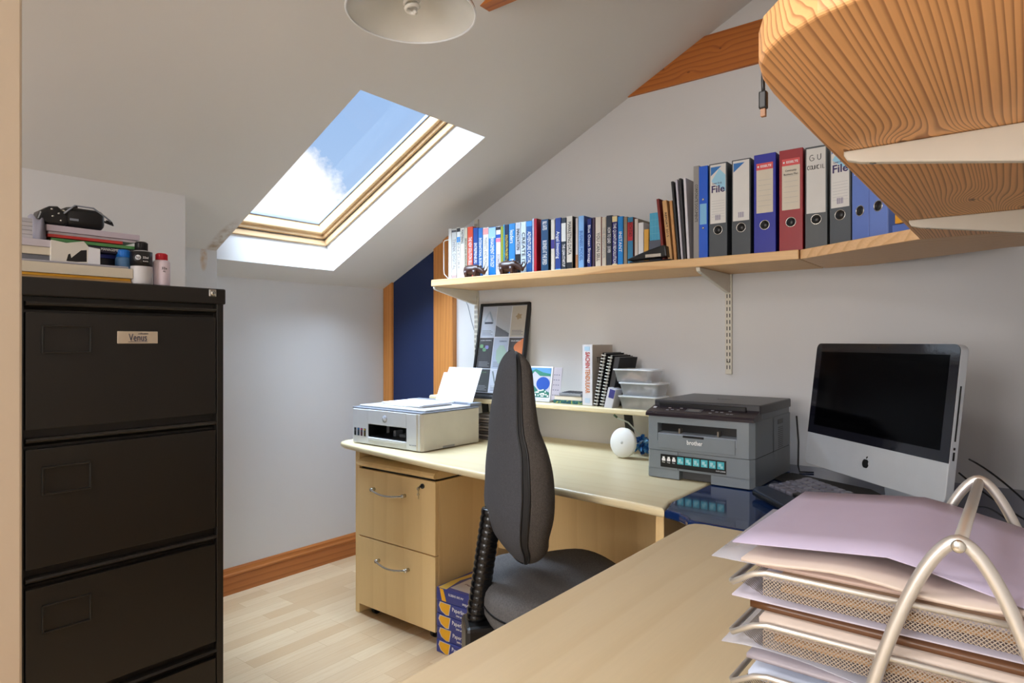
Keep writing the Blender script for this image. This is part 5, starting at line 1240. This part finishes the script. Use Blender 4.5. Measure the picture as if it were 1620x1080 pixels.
# ================================================================ LETTER TRAYS
lt = thing('letter_tray_rack', 'silver mesh letter tray rack with arched tube handles, nearest the camera', 'letter tray', (-.039, .742, ZD+.0005))
yn, yf = .600-.742, .882-.742
def arch(y, name='arched_handle'):
    L_, R__ = [], []
    for k in range(25):
        d_ = .291*(k/24)**1.8; wv = .2*d_**.6 if d_ > 0 else 0
        L_.append((-wv, y, .291-d_+.003)); R__.append((wv, y, .291-d_+.003))
    MB().tube(L_[::-1]+R__[1:], .0052, 12).build(name, M['alu'], lt)
arch(yn); arch(yf)
MB().tube([(0, yn, .2915), (0, yf, .2915)], .0048, 12).build('crossbar', M['alu'], lt)
for y in (yn, yf): MB().cyl((0, y+(-.006 if y < 0 else .006), .2915), .0050, .004, 'y', 14, .001).build('screw', M['chrome'], lt)
def mesh_fn():
    m = bpy.data.materials.new('expanded_metal_mesh'); m.use_nodes = True; t = NT(m.node_tree); bs = m.node_tree.nodes['Principled BSDF']
    bs.inputs['Base Color'].default_value = (*S(150, 140, 130), 1); bs.inputs['Metallic'].default_value = .6; bs.inputs['Roughness'].default_value = .4
    o = t.xyz(t.n('ShaderNodeTexCoord').outputs['Object'])
    u = t.m('ADD', o[0], o[2]); v_ = t.m('ADD', o[1], t.m('SUBTRACT', o[2], 0))
    a = t.m('ABSOLUTE', t.m('SUBTRACT', t.m('FRACT', t.m('MULTIPLY', t.m('ADD', t.m('ADD', o[0], o[1]), o[2]), 300)), .5))
    c = t.m('ABSOLUTE', t.m('SUBTRACT', t.m('FRACT', t.m('MULTIPLY', t.m('SUBTRACT', t.m('ADD', o[0], o[1]), o[2]), 300)), .5))
    al = t.m('MAXIMUM', t.m('GREATER_THAN', a, .33), t.m('GREATER_THAN', c, .33))
    t.put(bs.inputs['Alpha'], al); return m
M['mesh'] = mesh_fn()
x0t, x1t = -.150, .150; y0t, y1t = yn+.012, yf-.012
tz = [.213, .1650, .1175, .070, .0225]
for k, zt_ in enumerate(tz):
    t = MB()
    t.quad((x0t, y0t, zt_), (x1t, y0t, zt_), (x1t, y1t, zt_), (x0t, y1t, zt_))
    for y in (y0t, y1t): t.quad((x0t, y, zt_), (x1t, y, zt_), (x1t, y, zt_+.021), (x0t, y, zt_+.021))
    t.quad((x1t, y0t, zt_), (x1t, y1t, zt_), (x1t, y1t, zt_+.021), (x1t, y0t, zt_+.021))
    t.quad((x0t, y0t, zt_), (x0t-.024, y0t+.012, zt_+.004), (x0t-.024, y1t-.012, zt_+.004), (x0t, y1t, zt_))
    tr = t.build('tray', M['mesh'], lt)
    z1_ = zt_+.021
    MB().tube([(x1t, y0t, z1_), (x0t+.004, y0t, z1_), (x0t-.008, y0t, z1_-.003), (x0t-.030, y0t+.006, zt_+.004), (x0t-.033, y0t+.012, zt_+.003), (x0t-.033, y1t-.012, zt_+.003), (x0t-.030, y1t-.006, zt_+.004), (x0t-.008, y1t, z1_-.003), (x0t+.004, y1t, z1_), (x1t, y1t, z1_)], .0028, 10, True).build('wire_rim', M['alu'], tr)
# papers in the trays: world coordinates relative to rack
def paper(name, label, cat, x0, x1, y0, y1, z, m, th=.0006, warp=None, rz=0, sag=0, corner=0, slope=0, grp=None):
    b = MB(); bm = b.bm; nx, ny = 16, 5
    cx, cy = (x0+x1)/2, (y0+y1)/2; g = []
    for i in range(nx+1):
        row = []
        for j in range(ny+1):
            x_ = x0+(x1-x0)*i/nx; y_ = y0+(y1-y0)*j/ny
            zz = (warp(x_, y_) if warp else 0)+slope*(x_-x0)+sag*math.sin(PI*i/nx)
            row.append(bm.verts.new((x_-cx, y_-cy, zz)))
        g.append(row)
    for i in range(nx):
        for j in range(ny): bm.faces.new((g[i][j], g[i+1][j], g[i+1][j+1], g[i][j+1]))
    o = b.build(name, m, None, (cx, cy, z), R(rz), smooth=True)
    md = o.modifiers.new('thickness', 'SOLIDIFY'); md.thickness = th; md.offset = 1
    return tag(o, label, cat, grp)
def topwarp(x_, y_):
    q = 0
    if x_ < -.085: q = .0+.012*max(0, (x_+.215)/.13)
    else: q = .012-.020*(x_+.085)/.085 if x_ < .1 else -.03
    return max(q, -.012)
paper('folder', 'large mauve card folder lying on top of the letter trays', 'folder', -.217, .125, .612, .872, .9868, C(186, 176, 202, .55), .0012, topwarp, rz=0)
MAN, CRM, LAV, BRN, GRY = C(188, 144, 100), C(204, 188, 176), C(194, 188, 202), C(150, 104, 62), C(160, 152, 160)
paper('plastic_sleeve', 'clear plastic sleeve sticking out below the mauve folder', 'sleeve', -.244, .09, .626, .845, .9665, M['sleeve'], .0008, rz=1.5)
paper('document', 'cream document with a staple just under the mauve folder', 'paper', -.206, .10, .607, .850, .9745, CRM, .003, lambda x_, y_: .003*math.sin(x_*40), rz=-1)
paper('document', 'thick speckled brown document under the stapled cream one', 'paper', -.196, .12, .613, .852, .9695, C(170, 146, 136), .0035, rz=.5)
paper('card_divider', 'pale tan card divider with rounded tab in the top tray', 'folder', -.175, .12, .6150, .850, .9620, C(206, 172, 142), .002, rz=0)
paper('document', 'sheaf of lavender white sheets in the top tray', 'paper', -.19, .12, .618, .855, .9560, LAV, .005, rz=-.6)
paper('folder', 'orange tan card folder at the bottom of the top tray', 'folder', -.175, .12, .617, .862, .9490, MAN, .004, rz=.4)
paper('document', 'lavender sheet poking out below the top tray', 'paper', -.222, .1, .622, .855, .9335, LAV, .0015, rz=.8)
paper('folder', 'dark brown folded leather folder in the second tray', 'folder', -.204, .11, .626, .85, .9235, C(98, 62, 34, .35), .006, rz=-1)
paper('document', 'cream booklet under the brown folder in the second tray', 'paper', -.195, .11, .618, .85, .9140, CRM, .007, rz=.7)
paper('folder', 'orange tan card folder at the bottom of the second tray', 'folder', -.18, .11, .617, .855, .9020, MAN, .005, rz=-.3)
paper('document', 'pinkish sheet in the second tray beneath the cream booklet', 'paper', -.19, .11, .619, .85, .9085, C(206, 184, 176), .002, rz=.2)
paper('plastic_sleeve', 'clear plastic sleeve sticking out of the third tray', 'sleeve', -.232, .1, .622, .85, .884, M['sleeve'], .0012, lambda x_, y_: .006*math.sin(x_*25), rz=1)
paper('document', 'grey printed document with three punch holes in the third tray', 'paper', -.205, .1, .618, .85, .878, GRY, .004, rz=-.8)
paper('document', 'white and blue sheet low in the third tray', 'paper', -.205, .1, .618, .85, .8620, C(196, 206, 226), .006, rz=.6)
paper('folder', 'tan folder at the bottom of the third tray', 'folder', -.19, .1, .618, .852, .8540, MAN, .005, rz=.2)
paper('document', 'white wad of sheets in the fourth tray', 'paper', -.20, .1, .619, .85, .812, M['cardw'], .022, rz=.5)
paper('document', 'cream wad of sheets in the lowest tray', 'paper', -.20, .1, .619, .85, .765, CRM, .022, rz=-.5)
